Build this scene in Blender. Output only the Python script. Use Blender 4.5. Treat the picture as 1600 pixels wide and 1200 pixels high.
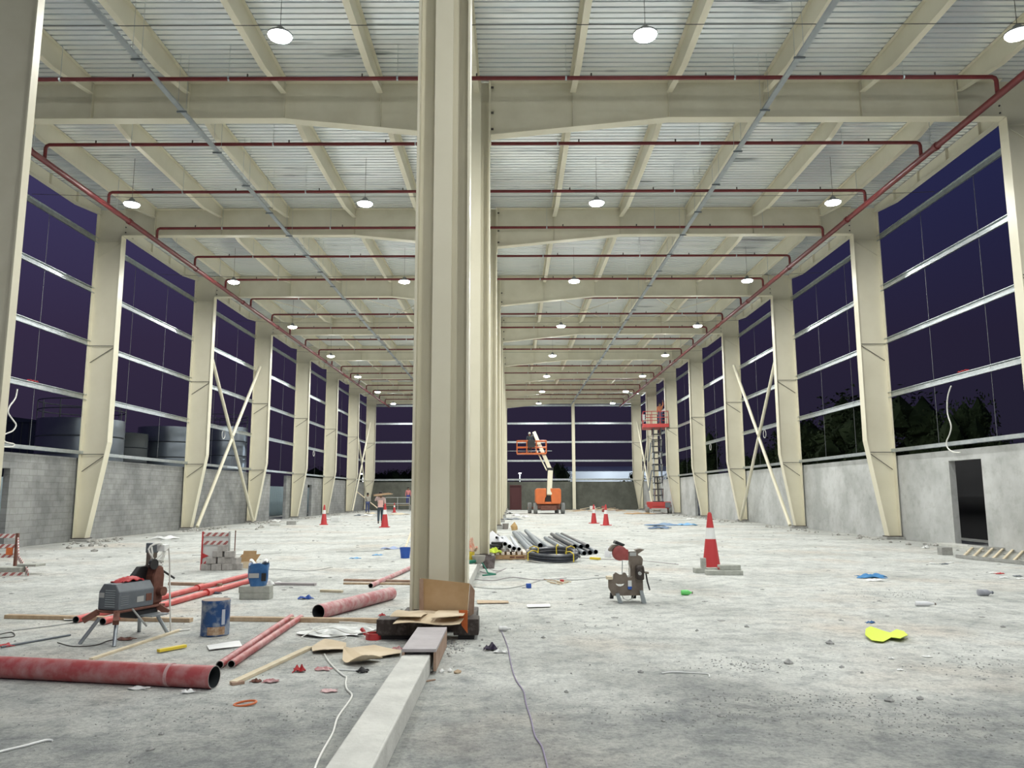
import bpy, bmesh, math, random
from mathutils import Vector, Matrix
random.seed(7)
PI = math.pi
for o in list(bpy.data.objects): bpy.data.objects.remove(o)
SC = bpy.context.scene
COL = SC.collection

# ------------------------------------------------------------------ camera
PITCH = math.radians(8.2); ROLL = math.radians(-0.15); FPX = 1200.0; EYE = 1.6
cam_d = bpy.data.cameras.new('camera'); cam = bpy.data.objects.new('camera', cam_d); COL.objects.link(cam)
cam_d.sensor_width = 36; cam_d.lens = 36 * FPX / 1600; cam_d.clip_start = .05; cam_d.clip_end = 600
CM = Matrix.Translation((0, 0, EYE)) @ Matrix.Rotation(PI / 2 + PITCH, 4, 'X') @ Matrix.Rotation(ROLL, 4, 'Z')
cam.matrix_world = CM; SC.camera = cam

# ------------------------------------------------------------------ world and exposure
SC.view_settings.view_transform = 'Standard'; SC.view_settings.look = 'None'
SC.view_settings.exposure = 0.07; SC.view_settings.gamma = 1.0; SC.view_settings.use_curve_mapping = False
w = bpy.data.worlds.new('dusk_sky'); SC.world = w; w.use_nodes = True
nt = w.node_tree; nt.nodes.clear()
wo = nt.nodes.new('ShaderNodeOutputWorld'); bg = nt.nodes.new('ShaderNodeBackground'); tc = nt.nodes.new('ShaderNodeTexCoord')
sp = nt.nodes.new('ShaderNodeSeparateXYZ'); nt.links.new(tc.outputs['Generated'], sp.inputs[0])
def wramp(stops):
    r = nt.nodes.new('ShaderNodeValToRGB')
    el = r.color_ramp.elements
    while len(el) < len(stops): el.new(.5)
    for e, (p, c) in zip(el, stops): e.position = p; e.color = (*c, 1)
    nt.links.new(sp.outputs['Z'], r.inputs[0]); return r
rl = wramp([(0.0, (.024, .018, .036)), (.18, (.034, .024, .056)), (.42, (.050, .046, .125)), (1, (.03, .035, .11))])
rr = wramp([(0.0, (.015, .014, .026)), (.18, (.017, .014, .034)), (.42, (.014, .018, .066)), (1, (.01, .014, .06))])
mr = nt.nodes.new('ShaderNodeMapRange'); mr.inputs[1].default_value = -.6; mr.inputs[2].default_value = .6
nt.links.new(sp.outputs['X'], mr.inputs[0])
mx = nt.nodes.new('ShaderNodeMix'); mx.data_type = 'RGBA'
nt.links.new(mr.outputs[0], mx.inputs[0]); nt.links.new(rl.outputs[0], mx.inputs[6]); nt.links.new(rr.outputs[0], mx.inputs[7])
nt.links.new(mx.outputs[2], bg.inputs[0]); bg.inputs[1].default_value = 1.0; nt.links.new(bg.outputs[0], wo.inputs[0])
LAMP_W = 245.0

# ------------------------------------------------------------------ pixel helpers (1600 x 1200 photo frame)
def ray(px, py):
    d = Vector(((px - 800) / FPX, (600 - py) / FPX, -1)); return (CM.to_3x3() @ d).normalized()
def G(px, py, Z=0.0):
    d = ray(px, py); t = (Z - EYE) / d.z; return Vector((d.x * t, d.y * t, Z))
def onY(px, py, Y):
    d = ray(px, py); t = Y / d.y; return Vector((d.x * t, Y, EYE + d.z * t))
def onX(px, py, X):
    d = ray(px, py); t = X / d.x; return Vector((X, d.y * t, EYE + d.z * t))

# ------------------------------------------------------------------ materials
MATS = {}
def new_mat(name):
    m = bpy.data.materials.new(name); m.use_nodes = True; MATS[name] = m
    return m, m.node_tree, m.node_tree.nodes['Principled BSDF']
def noise_col(nt, c1, c2, scale, detail=4, lo=.35, hi=.65, coord=None, rough=.6):
    n = nt.nodes.new('ShaderNodeTexNoise'); n.inputs['Scale'].default_value = scale; n.inputs['Detail'].default_value = detail; n.inputs['Roughness'].default_value = rough
    if coord is not None: nt.links.new(coord, n.inputs['Vector'])
    r = nt.nodes.new('ShaderNodeValToRGB'); r.color_ramp.elements[0].position = lo; r.color_ramp.elements[1].position = hi
    r.color_ramp.elements[0].color = (*c1, 1); r.color_ramp.elements[1].color = (*c2, 1)
    nt.links.new(n.outputs[0], r.inputs[0]); return r.outputs[0], n
def mat(name, col, rough=.6, metal=0.0, var=None, scale=6, bump=0, bscale=60, emit=None, spec=.5, lo=.35, hi=.65, trans=0, alpha=1):
    m, nt, b = new_mat(name)
    b.inputs['Base Color'].default_value = (*col, 1); b.inputs['Roughness'].default_value = rough; b.inputs['Metallic'].default_value = metal
    b.inputs['Specular IOR Level'].default_value = spec
    tc = nt.nodes.new('ShaderNodeTexCoord')
    if var is not None:
        o, n = noise_col(nt, col, var, scale, coord=tc.outputs['Object'], lo=lo, hi=hi); nt.links.new(o, b.inputs['Base Color'])
    if bump:
        n = nt.nodes.new('ShaderNodeTexNoise'); n.inputs['Scale'].default_value = bscale; n.inputs['Detail'].default_value = 5
        nt.links.new(tc.outputs['Object'], n.inputs['Vector'])
        bp = nt.nodes.new('ShaderNodeBump'); bp.inputs['Strength'].default_value = bump; bp.inputs['Distance'].default_value = .02
        nt.links.new(n.outputs[0], bp.inputs['Height']); nt.links.new(bp.outputs[0], b.inputs['Normal'])
    if emit: b.inputs['Emission Color'].default_value = (*emit[0], 1); b.inputs['Emission Strength'].default_value = emit[1]
    if trans: b.inputs['Transmission Weight'].default_value = trans
    if alpha < 1: b.inputs['Alpha'].default_value = alpha
    return m
CREAM = mat('cream_paint', (.70, .66, .51), .42, var=(.76, .72, .57), scale=.7)
CREAM_D = mat('cream_paint_dusty', (.64, .605, .47), .5, var=(.72, .685, .55), scale=.9)
GALV = mat('galvanised_steel', (.42, .47, .50), .36, .8, var=(.54, .58, .60), scale=5)
GALV_D = mat('galvanised_duct', (.34, .37, .40), .42, .6, var=(.40, .44, .46), scale=3)
SAG = mat('sag_rod_steel', (.16, .17, .18), .6)
BOLT = mat('dark_bolts', (.06, .055, .05), .6)
REDP = mat('red_fire_pipe', (.125, .012, .014), .45, var=(.165, .018, .02), scale=3)
REDP2 = mat('dusty_red_pipe', (.40, .075, .08), .38, var=(.50, .26, .26), scale=7, lo=.42, hi=.72)
REDP3 = mat('bright_red_pipe', (.55, .055, .05), .32, var=(.58, .16, .14), scale=5, lo=.5, hi=.75)
REDP4 = mat('pale_red_pipe', (.46, .15, .16), .5, var=(.56, .36, .36), scale=8, lo=.4, hi=.6)
PIPEIN = mat('pipe_inside', (.02, .025, .028), .7)
PIPERIM = mat('pipe_cut_rim', (.38, .38, .36), .5, .3)
TIMB = mat('timber', (.42, .30, .19), .8, var=(.55, .43, .30), scale=9, bump=.2)
TIMB_P = mat('pale_timber', (.62, .52, .36), .75, var=(.72, .64, .48), scale=7)
TIMB_B = mat('brown_timber', (.30, .19, .13), .8, var=(.40, .28, .21), scale=7)
CARD = mat('cardboard', (.42, .27, .13), .8, var=(.50, .34, .19), scale=3)
CARD_P = mat('pale_cardboard', (.60, .48, .32), .8, var=(.68, .57, .42), scale=3)
STEEL_DK = mat('dark_dusty_steel', (.05, .038, .034), .65, .2, var=(.16, .14, .13), scale=16, lo=.5, hi=.8)
GREYP = mat('grey_plank', (.38, .35, .36), .7, var=(.45, .42, .43), scale=4)
CONC = mat('concrete', (.50, .50, .47), .9, var=(.62, .62, .58), scale=4, bump=.35, bscale=25)
CONC_D = mat('grey_concrete', (.28, .28, .265), .9, var=(.38, .38, .36), scale=6, bump=.4, bscale=30)
BLOCKM = mat('grey_block', (.36, .37, .33), .9, var=(.46, .47, .43), scale=12, bump=.5, bscale=60)
WHITE = mat('white_plastic', (.78, .79, .78), .45)
WHITEB = mat('white_cable', (.72, .72, .68), .5)
BLACK = mat('black_rubber', (.018, .018, .02), .5)
BLACKP = mat('black_pipe', (.022, .025, .035), .33, var=(.05, .055, .07), scale=5)
ORANGE = mat('orange_paint', (.68, .17, .045), .4, var=(.60, .15, .045), scale=3)
RED = mat('red_plastic', (.52, .045, .05), .45)
RED_L = mat('red_machine_paint', (.50, .04, .035), .45, var=(.42, .05, .045), scale=4)
GREY_T = mat('grey_tyre', (.17, .18, .18), .8, var=(.24, .25, .24), scale=6)
DGREY = mat('machine_grey', (.115, .135, .155), .45, var=(.15, .17, .19), scale=5)
LGREY = mat('label_grey', (.42, .43, .42), .5)
BROWN = mat('dusty_brown_iron', (.155, .125, .10), .6, .15, var=(.21, .175, .145), scale=9)
RUST = mat('rusty_iron', (.13, .05, .035), .65, .2, var=(.2, .085, .06), scale=9)
DRED = mat('dark_red_guard', (.27, .045, .045), .5, var=(.35, .08, .075), scale=9)
GREEN = mat('green_hose', (.02, .20, .13), .5)
YEL = mat('yellow_plastic', (.75, .58, .05), .45)
HIVIS = mat('hi_vis_yellow', (.62, .76, .07), .7)
BLUE = mat('blue_plastic', (.02, .09, .42), .45)
SKY_B = mat('light_blue_film', (.17, .40, .68), .5)
BRED = mat('brown_bread', (.45, .3, .13), .8)
DOORRED = mat('dark_red_door', (.065, .014, .016), .6)
LEAF = mat('dark_leaves', (.010, .018, .008), .9, var=(.022, .034, .014), scale=1.5, spec=.1)
BARK = mat('bark', (.05, .04, .03), .9)
TANK = mat('tank_steel', (.22, .26, .30), .3, .7, var=(.28, .32, .37), scale=.5)
TANKD = mat('dark_tank_steel', (.10, .115, .12), .5, .4)
NAVY = mat('navy_cladding', (.035, .045, .075), .6)
SHEET = mat('hoarding_sheet', (.42, .52, .56), .5, .2)
GREYPVC = mat('grey_pvc_pipe', (.46, .48, .53), .42, var=(.56, .58, .62), scale=6)
DKPVC = mat('dark_grey_pipe', (.13, .155, .18), .4, var=(.20, .23, .26), scale=5)
SKIN = mat('skin', (.20, .11, .07), .6)
HAIR = mat('black_hair', (.012, .01, .01), .6)
def stripes(name, c1, c2, freq, tilt=1.0):
    m, nt, b = new_mat(name); tc = nt.nodes.new('ShaderNodeTexCoord'); s = nt.nodes.new('ShaderNodeSeparateXYZ'); nt.links.new(tc.outputs['Object'], s.inputs[0])
    a = nt.nodes.new('ShaderNodeMath'); a.operation = 'MULTIPLY'; a.inputs[1].default_value = -tilt; nt.links.new(s.outputs['Z'], a.inputs[0])
    a2 = nt.nodes.new('ShaderNodeMath'); a2.operation = 'ADD'; nt.links.new(s.outputs['X'], a2.inputs[0]); nt.links.new(a.outputs[0], a2.inputs[1])
    a3 = nt.nodes.new('ShaderNodeMath'); a3.operation = 'MULTIPLY'; a3.inputs[1].default_value = freq; nt.links.new(a2.outputs[0], a3.inputs[0])
    a4 = nt.nodes.new('ShaderNodeMath'); a4.operation = 'FRACT'; nt.links.new(a3.outputs[0], a4.inputs[0])
    a5 = nt.nodes.new('ShaderNodeMath'); a5.operation = 'GREATER_THAN'; a5.inputs[1].default_value = .5; nt.links.new(a4.outputs[0], a5.inputs[0])
    mx = nt.nodes.new('ShaderNodeMix'); mx.data_type = 'RGBA'; mx.inputs[6].default_value = (*c1, 1); mx.inputs[7].default_value = (*c2, 1)
    nt.links.new(a5.outputs[0], mx.inputs[0]); nt.links.new(mx.outputs[2], b.inputs['Base Color']); b.inputs['Roughness'].default_value = .6
    return m
TAPE = stripes('red_white_tape', (.42, .14, .13), (.74, .70, .67), 7)
VEST = stripes('salmon_vest', (.60, .20, .17), (.70, .42, .38), 0.01)

def floor_mat():
    m, nt, b = new_mat('dusty_ground'); L = nt.links
    tc = nt.nodes.new('ShaderNodeTexCoord'); ob = tc.outputs['Object']
    # stretched coordinates: the drag marks run across the hall
    c1, _ = noise_col(nt, (.42, .43, .41), (.64, .65, .625), .55, 7, .28, .55, ob)
    c2, _ = noise_col(nt, (.25, .265, .27), (.50, .505, .475), 1.1, 8, .32, .66, ob, .7)
    s = nt.nodes.new('ShaderNodeSeparateXYZ'); L.new(ob, s.inputs[0])
    n = nt.nodes.new('ShaderNodeTexNoise'); n.inputs['Scale'].default_value = .45; n.inputs['Detail'].default_value = 5; L.new(ob, n.inputs['Vector'])
    a = nt.nodes.new('ShaderNodeMath'); a.operation = 'MULTIPLY_ADD'; a.inputs[1].default_value = 5.0; L.new(n.outputs[0], a.inputs[0]); L.new(s.outputs['Y'], a.inputs[2])
    r = nt.nodes.new('ShaderNodeMapRange'); r.inputs[1].default_value = 8.3; r.inputs[2].default_value = 9.6; L.new(a.outputs[0], r.inputs[0])
    m1 = nt.nodes.new('ShaderNodeMix'); m1.data_type = 'RGBA'; L.new(r.outputs[0], m1.inputs[0]); L.new(c2, m1.inputs[6]); L.new(c1, m1.inputs[7])
    # sandy tint patches
    c3, n3 = noise_col(nt, (0, 0, 0), (1, 1, 1), .33, 3, .52, .70, ob)
    mf = nt.nodes.new('ShaderNodeMath'); mf.operation = 'MULTIPLY'; mf.inputs[1].default_value = .55; L.new(c3, mf.inputs[0])
    m2 = nt.nodes.new('ShaderNodeMix'); m2.data_type = 'RGBA'; L.new(mf.outputs[0], m2.inputs[0]); L.new(m1.outputs[2], m2.inputs[6]); m2.inputs[7].default_value = (.60, .52, .44, 1)
    # fine speckle and dark grit
    c4, _ = noise_col(nt, (.50, .51, .52), (1.08, 1.08, 1.07), 26, 6, .33, .56, ob, .75)
    m3 = nt.nodes.new('ShaderNodeMix'); m3.data_type = 'RGBA'; m3.blend_type = 'MULTIPLY'; m3.inputs[0].default_value = .6; L.new(m2.outputs[2], m3.inputs[6]); L.new(c4, m3.inputs[7])
    c5, _ = noise_col(nt, (.60, .62, .64), (1.05, 1.05, 1.04), 4.2, 9, .36, .54, ob, .72)
    m4 = nt.nodes.new('ShaderNodeMix'); m4.data_type = 'RGBA'; m4.blend_type = 'MULTIPLY'; m4.inputs[0].default_value = .8; L.new(m3.outputs[2], m4.inputs[6]); L.new(c5, m4.inputs[7])
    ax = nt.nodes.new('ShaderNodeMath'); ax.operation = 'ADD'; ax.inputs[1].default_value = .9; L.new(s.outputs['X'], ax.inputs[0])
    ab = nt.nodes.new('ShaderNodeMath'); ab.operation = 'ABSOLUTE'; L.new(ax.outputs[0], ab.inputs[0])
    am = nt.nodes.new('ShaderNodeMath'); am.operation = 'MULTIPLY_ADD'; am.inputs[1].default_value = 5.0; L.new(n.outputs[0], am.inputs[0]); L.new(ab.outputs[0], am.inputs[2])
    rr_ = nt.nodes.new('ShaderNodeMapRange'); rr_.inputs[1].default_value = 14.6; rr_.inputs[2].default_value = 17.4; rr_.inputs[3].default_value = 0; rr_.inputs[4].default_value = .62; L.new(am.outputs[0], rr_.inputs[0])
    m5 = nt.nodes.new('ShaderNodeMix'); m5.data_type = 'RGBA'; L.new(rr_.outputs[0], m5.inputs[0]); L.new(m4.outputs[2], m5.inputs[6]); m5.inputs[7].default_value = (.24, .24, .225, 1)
    L.new(m5.outputs[2], b.inputs['Base Color']); b.inputs['Roughness'].default_value = .95; b.inputs['Specular IOR Level'].default_value = .15
    nb = nt.nodes.new('ShaderNodeTexNoise'); nb.inputs['Scale'].default_value = 9; nb.inputs['Detail'].default_value = 9; nb.inputs['Roughness'].default_value = .72; L.new(ob, nb.inputs['Vector'])
    bp = nt.nodes.new('ShaderNodeBump'); bp.inputs['Strength'].default_value = .9; bp.inputs['Distance'].default_value = .045
    L.new(nb.outputs[0], bp.inputs['Height']); L.new(bp.outputs[0], b.inputs['Normal']); return m
def wall_mat(name, ca, cb, brick=False, sc=.8):
    m, nt, b = new_mat(name); L = nt.links; tc = nt.nodes.new('ShaderNodeTexCoord'); ob = tc.outputs['Object']
    c, _ = noise_col(nt, ca, cb, sc, 6, .36, .62, ob)
    b.inputs['Roughness'].default_value = .92; b.inputs['Specular IOR Level'].default_value = .2
    c2, _ = noise_col(nt, (.82, .82, .8), (1.04, 1.04, 1.04), 4, 6, .3, .5, ob)
    mm = nt.nodes.new('ShaderNodeMix'); mm.data_type = 'RGBA'; mm.blend_type = 'MULTIPLY'; mm.inputs[0].default_value = .7; L.new(c, mm.inputs[6]); L.new(c2, mm.inputs[7]); out = mm.outputs[2]
    bp = nt.nodes.new('ShaderNodeBump'); bp.inputs['Strength'].default_value = .5; bp.inputs['Distance'].default_value = .02
    if brick:
        s = nt.nodes.new('ShaderNodeSeparateXYZ'); L.new(ob, s.inputs[0]); cb_ = nt.nodes.new('ShaderNodeCombineXYZ'); L.new(s.outputs['Y'], cb_.inputs[0]); L.new(s.outputs['Z'], cb_.inputs[1])
        bt = nt.nodes.new('ShaderNodeTexBrick'); bt.inputs['Scale'].default_value = 1; bt.inputs['Brick Width'].default_value = .41; bt.inputs['Row Height'].default_value = .205; bt.inputs['Mortar Size'].default_value = .012
        bt.inputs['Color1'].default_value = (.92, .92, .92, 1); bt.inputs['Color2'].default_value = (1.08, 1.08, 1.08, 1); bt.inputs['Mortar'].default_value = (.84, .84, .82, 1)
        L.new(cb_.outputs[0], bt.inputs['Vector'])
        m2 = nt.nodes.new('ShaderNodeMix'); m2.data_type = 'RGBA'; m2.blend_type = 'MULTIPLY'; m2.inputs[0].default_value = 1; L.new(out, m2.inputs[6]); L.new(bt.outputs[0], m2.inputs[7]); out = m2.outputs[2]
        L.new(bt.outputs['Fac'], bp.inputs['Height']); bp.invert = True
    else:
        n = nt.nodes.new('ShaderNodeTexNoise'); n.inputs['Scale'].default_value = 5; n.inputs['Detail'].default_value = 6; L.new(ob, n.inputs['Vector']); L.new(n.outputs[0], bp.inputs['Height']); bp.inputs['Strength'].default_value = .25
    L.new(out, b.inputs['Base Color']); L.new(bp.outputs[0], b.inputs['Normal']); return m
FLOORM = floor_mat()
W_BLOCK = wall_mat('left_blockwork', (.21, .215, .215), (.31, .315, .31), True)
W_PLAST = wall_mat('right_plaster', (.40, .41, .40), (.55, .56, .555), False, .7)
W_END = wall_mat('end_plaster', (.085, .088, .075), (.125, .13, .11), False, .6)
def deck_mat():
    m, nt, b = new_mat('roof_deck_sheet'); L = nt.links; tc = nt.nodes.new('ShaderNodeTexCoord')
    mp = nt.nodes.new('ShaderNodeMapping'); mp.inputs['Scale'].default_value = (.5, 6, 1); L.new(tc.outputs['Object'], mp.inputs[0])
    c, _ = noise_col(nt, (.86, .93, .97), (.96, .99, 1.0), 1.2, 4, .3, .6, mp.outputs[0])
    mp2 = nt.nodes.new('ShaderNodeMapping'); mp2.inputs['Scale'].default_value = (.35, 2.2, 1); L.new(tc.outputs['Object'], mp2.inputs[0])
    c2, _ = noise_col(nt, (.45, .47, .48), (1, 1, 1), 1.0, 3, .30, .37, mp2.outputs[0])
    mm = nt.nodes.new('ShaderNodeMix'); mm.data_type = 'RGBA'; mm.blend_type = 'MULTIPLY'; mm.inputs[0].default_value = .8; L.new(c, mm.inputs[6]); L.new(c2, mm.inputs[7])
    L.new(mm.outputs[2], b.inputs['Base Color']); b.inputs['Metallic'].default_value = .5; b.inputs['Roughness'].default_value = .26
    return m
DECK = deck_mat()
LENS = mat('lamp_lens', (.9, .9, .9), .3, emit=((.97, 1.0, .96), 230))
HOUS = mat('lamp_housing', (.25, .26, .27), .45, .4)

# ------------------------------------------------------------------ mesh builder
class MB:
    def __init__(s): s.v = []; s.f = []
    def add(s, vs, fs, M=None):
        n = len(s.v); s.v += [tuple((M @ Vector(p)) if M else Vector(p)) for p in vs]; s.f += [[i + n for i in q] for q in fs]; return s
    def box(s, c, d, rz=0, R=None):
        x, y, z = d[0] / 2, d[1] / 2, d[2] / 2
        vs = [(-x, -y, -z), (x, -y, -z), (x, y, -z), (-x, y, -z), (-x, -y, z), (x, -y, z), (x, y, z), (-x, y, z)]
        fs = [(0, 3, 2, 1), (4, 5, 6, 7), (0, 1, 5, 4), (1, 2, 6, 5), (2, 3, 7, 6), (3, 0, 4, 7)]
        M = Matrix.Translation(c) @ (R.to_4x4() if R else Matrix.Rotation(rz, 4, 'Z')); return s.add(vs, fs, M)
    def lo(s, a, b): return s.box([(a[i] + b[i]) / 2 for i in range(3)], [abs(b[i] - a[i]) for i in range(3)])
    def bar(s, a, b, w, h, up=(0, 0, 1)):
        a, b = Vector(a), Vector(b); d = b - a; L = d.length; y = d.normalized(); u = Vector(up)
        x = y.cross(u)
        if x.length < 1e-4: x = y.cross(Vector((1, 0, 0)))
        x.normalize(); z = x.cross(y)
        R = Matrix((x, y, z)).transposed(); return s.box((a + b) / 2, (w, L, h), R=R)
    def cyl(s, a, b, r, r2=None, seg=12, caps=True):
        a, b = Vector(a), Vector(b); r2 = r if r2 is None else r2; d = (b - a).normalized()
        x = d.orthogonal().normalized(); y = d.cross(x); n = len(s.v)
        for p, q in ((a, r), (b, r2)):
            for k in range(seg):
                t = 2 * PI * k / seg; s.v.append(tuple(p + x * q * math.cos(t) + y * q * math.sin(t)))
        for k in range(seg): s.f.append([n + k, n + (k + 1) % seg, n + seg + (k + 1) % seg, n + seg + k])
        if caps: s.f.append([n + k for k in reversed(range(seg))]); s.f.append([n + seg + k for k in range(seg)])
        return s
    def tube(s, pts, r, seg=6, closed=False, caps=True):
        pts = [Vector(p) for p in pts]; N = len(pts); n = len(s.v); prev = None
        for i, p in enumerate(pts):
            a = pts[(i - 1) % N] if (closed or i > 0) else p; b = pts[(i + 1) % N] if (closed or i < N - 1) else p
            d = (b - a).normalized() if (b - a).length > 1e-7 else Vector((0, 0, 1))
            if prev is None: x = d.orthogonal().normalized()
            else:
                x = prev - d * prev.dot(d)
                x = x.normalized() if x.length > 1e-5 else d.orthogonal().normalized()
            prev = x; y = d.cross(x); rr = r[i] if isinstance(r, (list, tuple)) else r
            for k in range(seg):
                t = 2 * PI * k / seg; s.v.append(tuple(p + x * rr * math.cos(t) + y * rr * math.sin(t)))
        for i in range(N if closed else N - 1):
            j = (i + 1) % N
            for k in range(seg): s.f.append([n + i * seg + k, n + i * seg + (k + 1) % seg, n + j * seg + (k + 1) % seg, n + j * seg + k])
        if not closed and caps: s.f.append([n + k for k in reversed(range(seg))]); s.f.append([n + (N - 1) * seg + k for k in range(seg)])
        return s
    def lathe(s, prof, seg=20, M=None, close=True):
        n = len(s.v); vs = []; fs = []; N = len(prof)
        for (r, z) in prof:
            for k in range(seg): t = 2 * PI * k / seg; vs.append((r * math.cos(t), r * math.sin(t), z))
        for i in range(N - 1):
            for k in range(seg): fs.append((i * seg + k, i * seg + (k + 1) % seg, (i + 1) * seg + (k + 1) % seg, (i + 1) * seg + k))
        if close: fs.append(tuple(reversed(range(seg)))); fs.append(tuple((N - 1) * seg + k for k in range(seg)))
        return s.add(vs, fs, M)
    def prism(s, pts, plane, lo, hi, M=None):
        N = len(pts)
        def P(a, b, t): return {'XZ': (a, t, b), 'XY': (a, b, t), 'YZ': (t, a, b)}[plane]
        vs = [P(a, b, lo) for a, b in pts] + [P(a, b, hi) for a, b in pts]
        fs = [tuple(range(N)), tuple(reversed(range(N, 2 * N)))] + [(i, i + N, (i + 1) % N + N, (i + 1) % N) for i in range(N)]
        return s.add(vs, fs, M)
    def sheet(s, fn, nu, nv, thick=.004):
        n = len(s.v); top = []; 
        for i in range(nu + 1):
            for j in range(nv + 1): top.append(Vector(fn(i / nu, j / nv)))
        W = nv + 1; s.v += [tuple(p) for p in top] + [(p.x, p.y, p.z - thick) for p in top]; K = len(top)
        for i in range(nu):
            for j in range(nv):
                q = [i * W + j, (i + 1) * W + j, (i + 1) * W + j + 1, i * W + j + 1]; s.f.append([n + a for a in q]); s.f.append([n + K + a for a in reversed(q)])
        bd = [i * W for i in range(nu + 1)] + [nu * W + j for j in range(1, W)] + [i * W + nv for i in range(nu - 1, -1, -1)] + [j for j in range(nv - 1, 0, -1)]
        for a, b in zip(bd, bd[1:] + bd[:1]): s.f.append([n + a, n + b, n + K + b, n + K + a])
        return s
    def rock(s, c, r, seed=None, flat=.6):
        R = random if seed is None else random.Random(seed)
        vs = [(0, 0, 1), (.9, 0, .1), (.28, .86, .1), (-.73, .53, .1), (-.73, -.53, .1), (.28, -.86, .1), (.6, .4, -.7), (-.3, .7, -.7), (-.75, 0, -.7), (-.3, -.7, -.7), (.6, -.4, -.7)]
        fs = [(0, 1, 2), (0, 2, 3), (0, 3, 4), (0, 4, 5), (0, 5, 1), (1, 6, 2), (2, 7, 3), (3, 8, 4), (4, 9, 5), (5, 10, 1), (6, 7, 2), (7, 8, 3), (8, 9, 4), (9, 10, 5), (10, 6, 1), (10, 9, 8, 7, 6)]
        rz = R.random() * 6.28; sx, sy = R.uniform(.7, 1.3), R.uniform(.6, 1.1)
        vs = [(x * sx * r * R.uniform(.8, 1.15), y * sy * r * R.uniform(.8, 1.15), z * r * flat * R.uniform(.8, 1.15)) for x, y, z in vs]
        return s.add(vs, fs, Matrix.Translation(c) @ Matrix.Rotation(rz, 4, 'Z'))
    def build(s, name, m, parent=None, smooth=False, bevel=0.0, recentre=True, fix=True):
        me = bpy.data.meshes.new(name); vs = s.v; off = Vector((0, 0, 0))
        if parent is None and recentre and vs:
            xs = [v[0] for v in vs]; ys = [v[1] for v in vs]; zs = [v[2] for v in vs]
            off = Vector(((min(xs) + max(xs)) / 2, (min(ys) + max(ys)) / 2, min(zs))); vs = [(v[0] - off.x, v[1] - off.y, v[2] - off.z) for v in vs]
        me.from_pydata(vs, [], s.f); me.materials.append(m)
        if fix:
            bm = bmesh.new(); bm.from_mesh(me); bmesh.ops.recalc_face_normals(bm, faces=bm.faces); bm.to_mesh(me); bm.free()
        if smooth:
            me.polygons.foreach_set('use_smooth', [True] * len(me.polygons))
            try: me.set_sharp_from_angle(angle=math.radians(38))
            except Exception: pass
        o = bpy.data.objects.new(name, me); COL.objects.link(o); o.location = off
        if parent is not None: o.parent = parent
        if bevel:
            b = o.modifiers.new('bevel', 'BEVEL'); b.width = bevel; b.segments = 2; b.limit_method = 'ANGLE'
        return o
def tag(o, label, cat, group=None, kind=None):
    o['label'] = label; o['category'] = cat
    if group: o['group'] = group
    if kind: o['kind'] = kind
    return o
def thing(name, label, cat, loc=(0, 0, 0), rz=0, group=None):
    o = bpy.data.objects.new(name, None); COL.objects.link(o); o.location = loc; o.rotation_euler = (0, 0, rz); o.empty_display_size = .2
    return tag(o, label, cat, group)
def struct(o): o['kind'] = 'structure'; return o
KIDS = {}
def kids(o):
    return [c for c in bpy.data.objects if c.parent == o]
def dup(root, loc, rz=None, label=None, tree=None):
    tree = tree or grab(root)
    def go(node, parent):
        src, ch = node; c = src.copy(); COL.objects.link(c)
        if parent is not None: c.parent = parent
        for k in ch: go(k, c)
        return c
    r = go(tree, None); r.location = loc
    if rz is not None: r.rotation_euler = (0, 0, rz)
    if label: r['label'] = label
    return r
def grab(o): return (o, [grab(c) for c in kids(o)])
ORD = ['first', 'second', 'third', 'fourth', 'fifth', 'sixth', 'seventh', 'eighth', 'ninth', 'tenth', 'eleventh', 'twelfth', 'thirteenth', 'fourteenth', 'fifteenth', 'sixteenth', 'seventeenth', 'eighteenth', 'nineteenth', 'twentieth', 'twenty-first', 'twenty-second']
# ================================================================== THE HALL
CX = -.9; XR = 13.75; XL = -15.55; TOP = 12.3; FY = [9.8 + 9 * k for k in range(9)]   # frame lines
WR = XR + .08; WL = XL - .08; HW = 2.95
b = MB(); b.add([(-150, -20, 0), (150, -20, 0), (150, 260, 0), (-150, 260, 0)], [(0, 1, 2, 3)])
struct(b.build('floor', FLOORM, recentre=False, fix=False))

# ceiling: profiled deck, ribs across the hall
b = MB(); prof = []; y = -14.1
while y < 82.3:
    prof += [(y, TOP), (y + .147, TOP), (y + .150, TOP + .12), (y + .197, TOP + .12)]; y += .20
x0, x1 = XL - .3, XR + .3; n = 0
vs = [(x0, a, z) for a, z in prof] + [(x1, a, z) for a, z in prof]; N = len(prof)
b.add(vs, [(i, i + 1, i + 1 + N, i + N) for i in range(N - 1)])
top = MB().lo((x0, -14.1, TOP + .125), (x1, 82.3, TOP + .15))
b.add(top.v, top.f)
struct(b.build('ceiling', DECK, recentre=False, fix=False))

# walls (with door openings)
def wall_x(name, X, t, segs, m):
    b = MB()
    for (ya, yb, za, zb) in segs: b.lo((X, ya, za), (X + t, yb, zb))
    return struct(b.build(name, m, recentre=False))
wall_x('wall_left', WL, -.2, [(-14, 21.9, 0, HW), (21.9, 24.05, 2.45, HW), (24.05, 50.0, 0, HW), (53.6, 59.2, 0, HW), (59.2, 60.4, 2.4, HW), (60.4, 82, 0, HW)], W_BLOCK)
wall_x('wall_right', WR, .2, [(-14, 22.75, 0, HW), (22.75, 24.45, 2.62, HW), (24.45, 57.4, 0, HW), (57.4, 58.8, 2.6, HW), (58.8, 82, 0, HW)], W_PLAST)
b = MB(); YE = 82.0
for xa, xb, za, zb in [(WL - .2, -.25, 0, HW), (-.25, .95, 2.6, HW), (.95, WR + .2, 0, HW)]: b.lo((xa, YE, za), (xb, YE + .2, zb))
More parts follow.
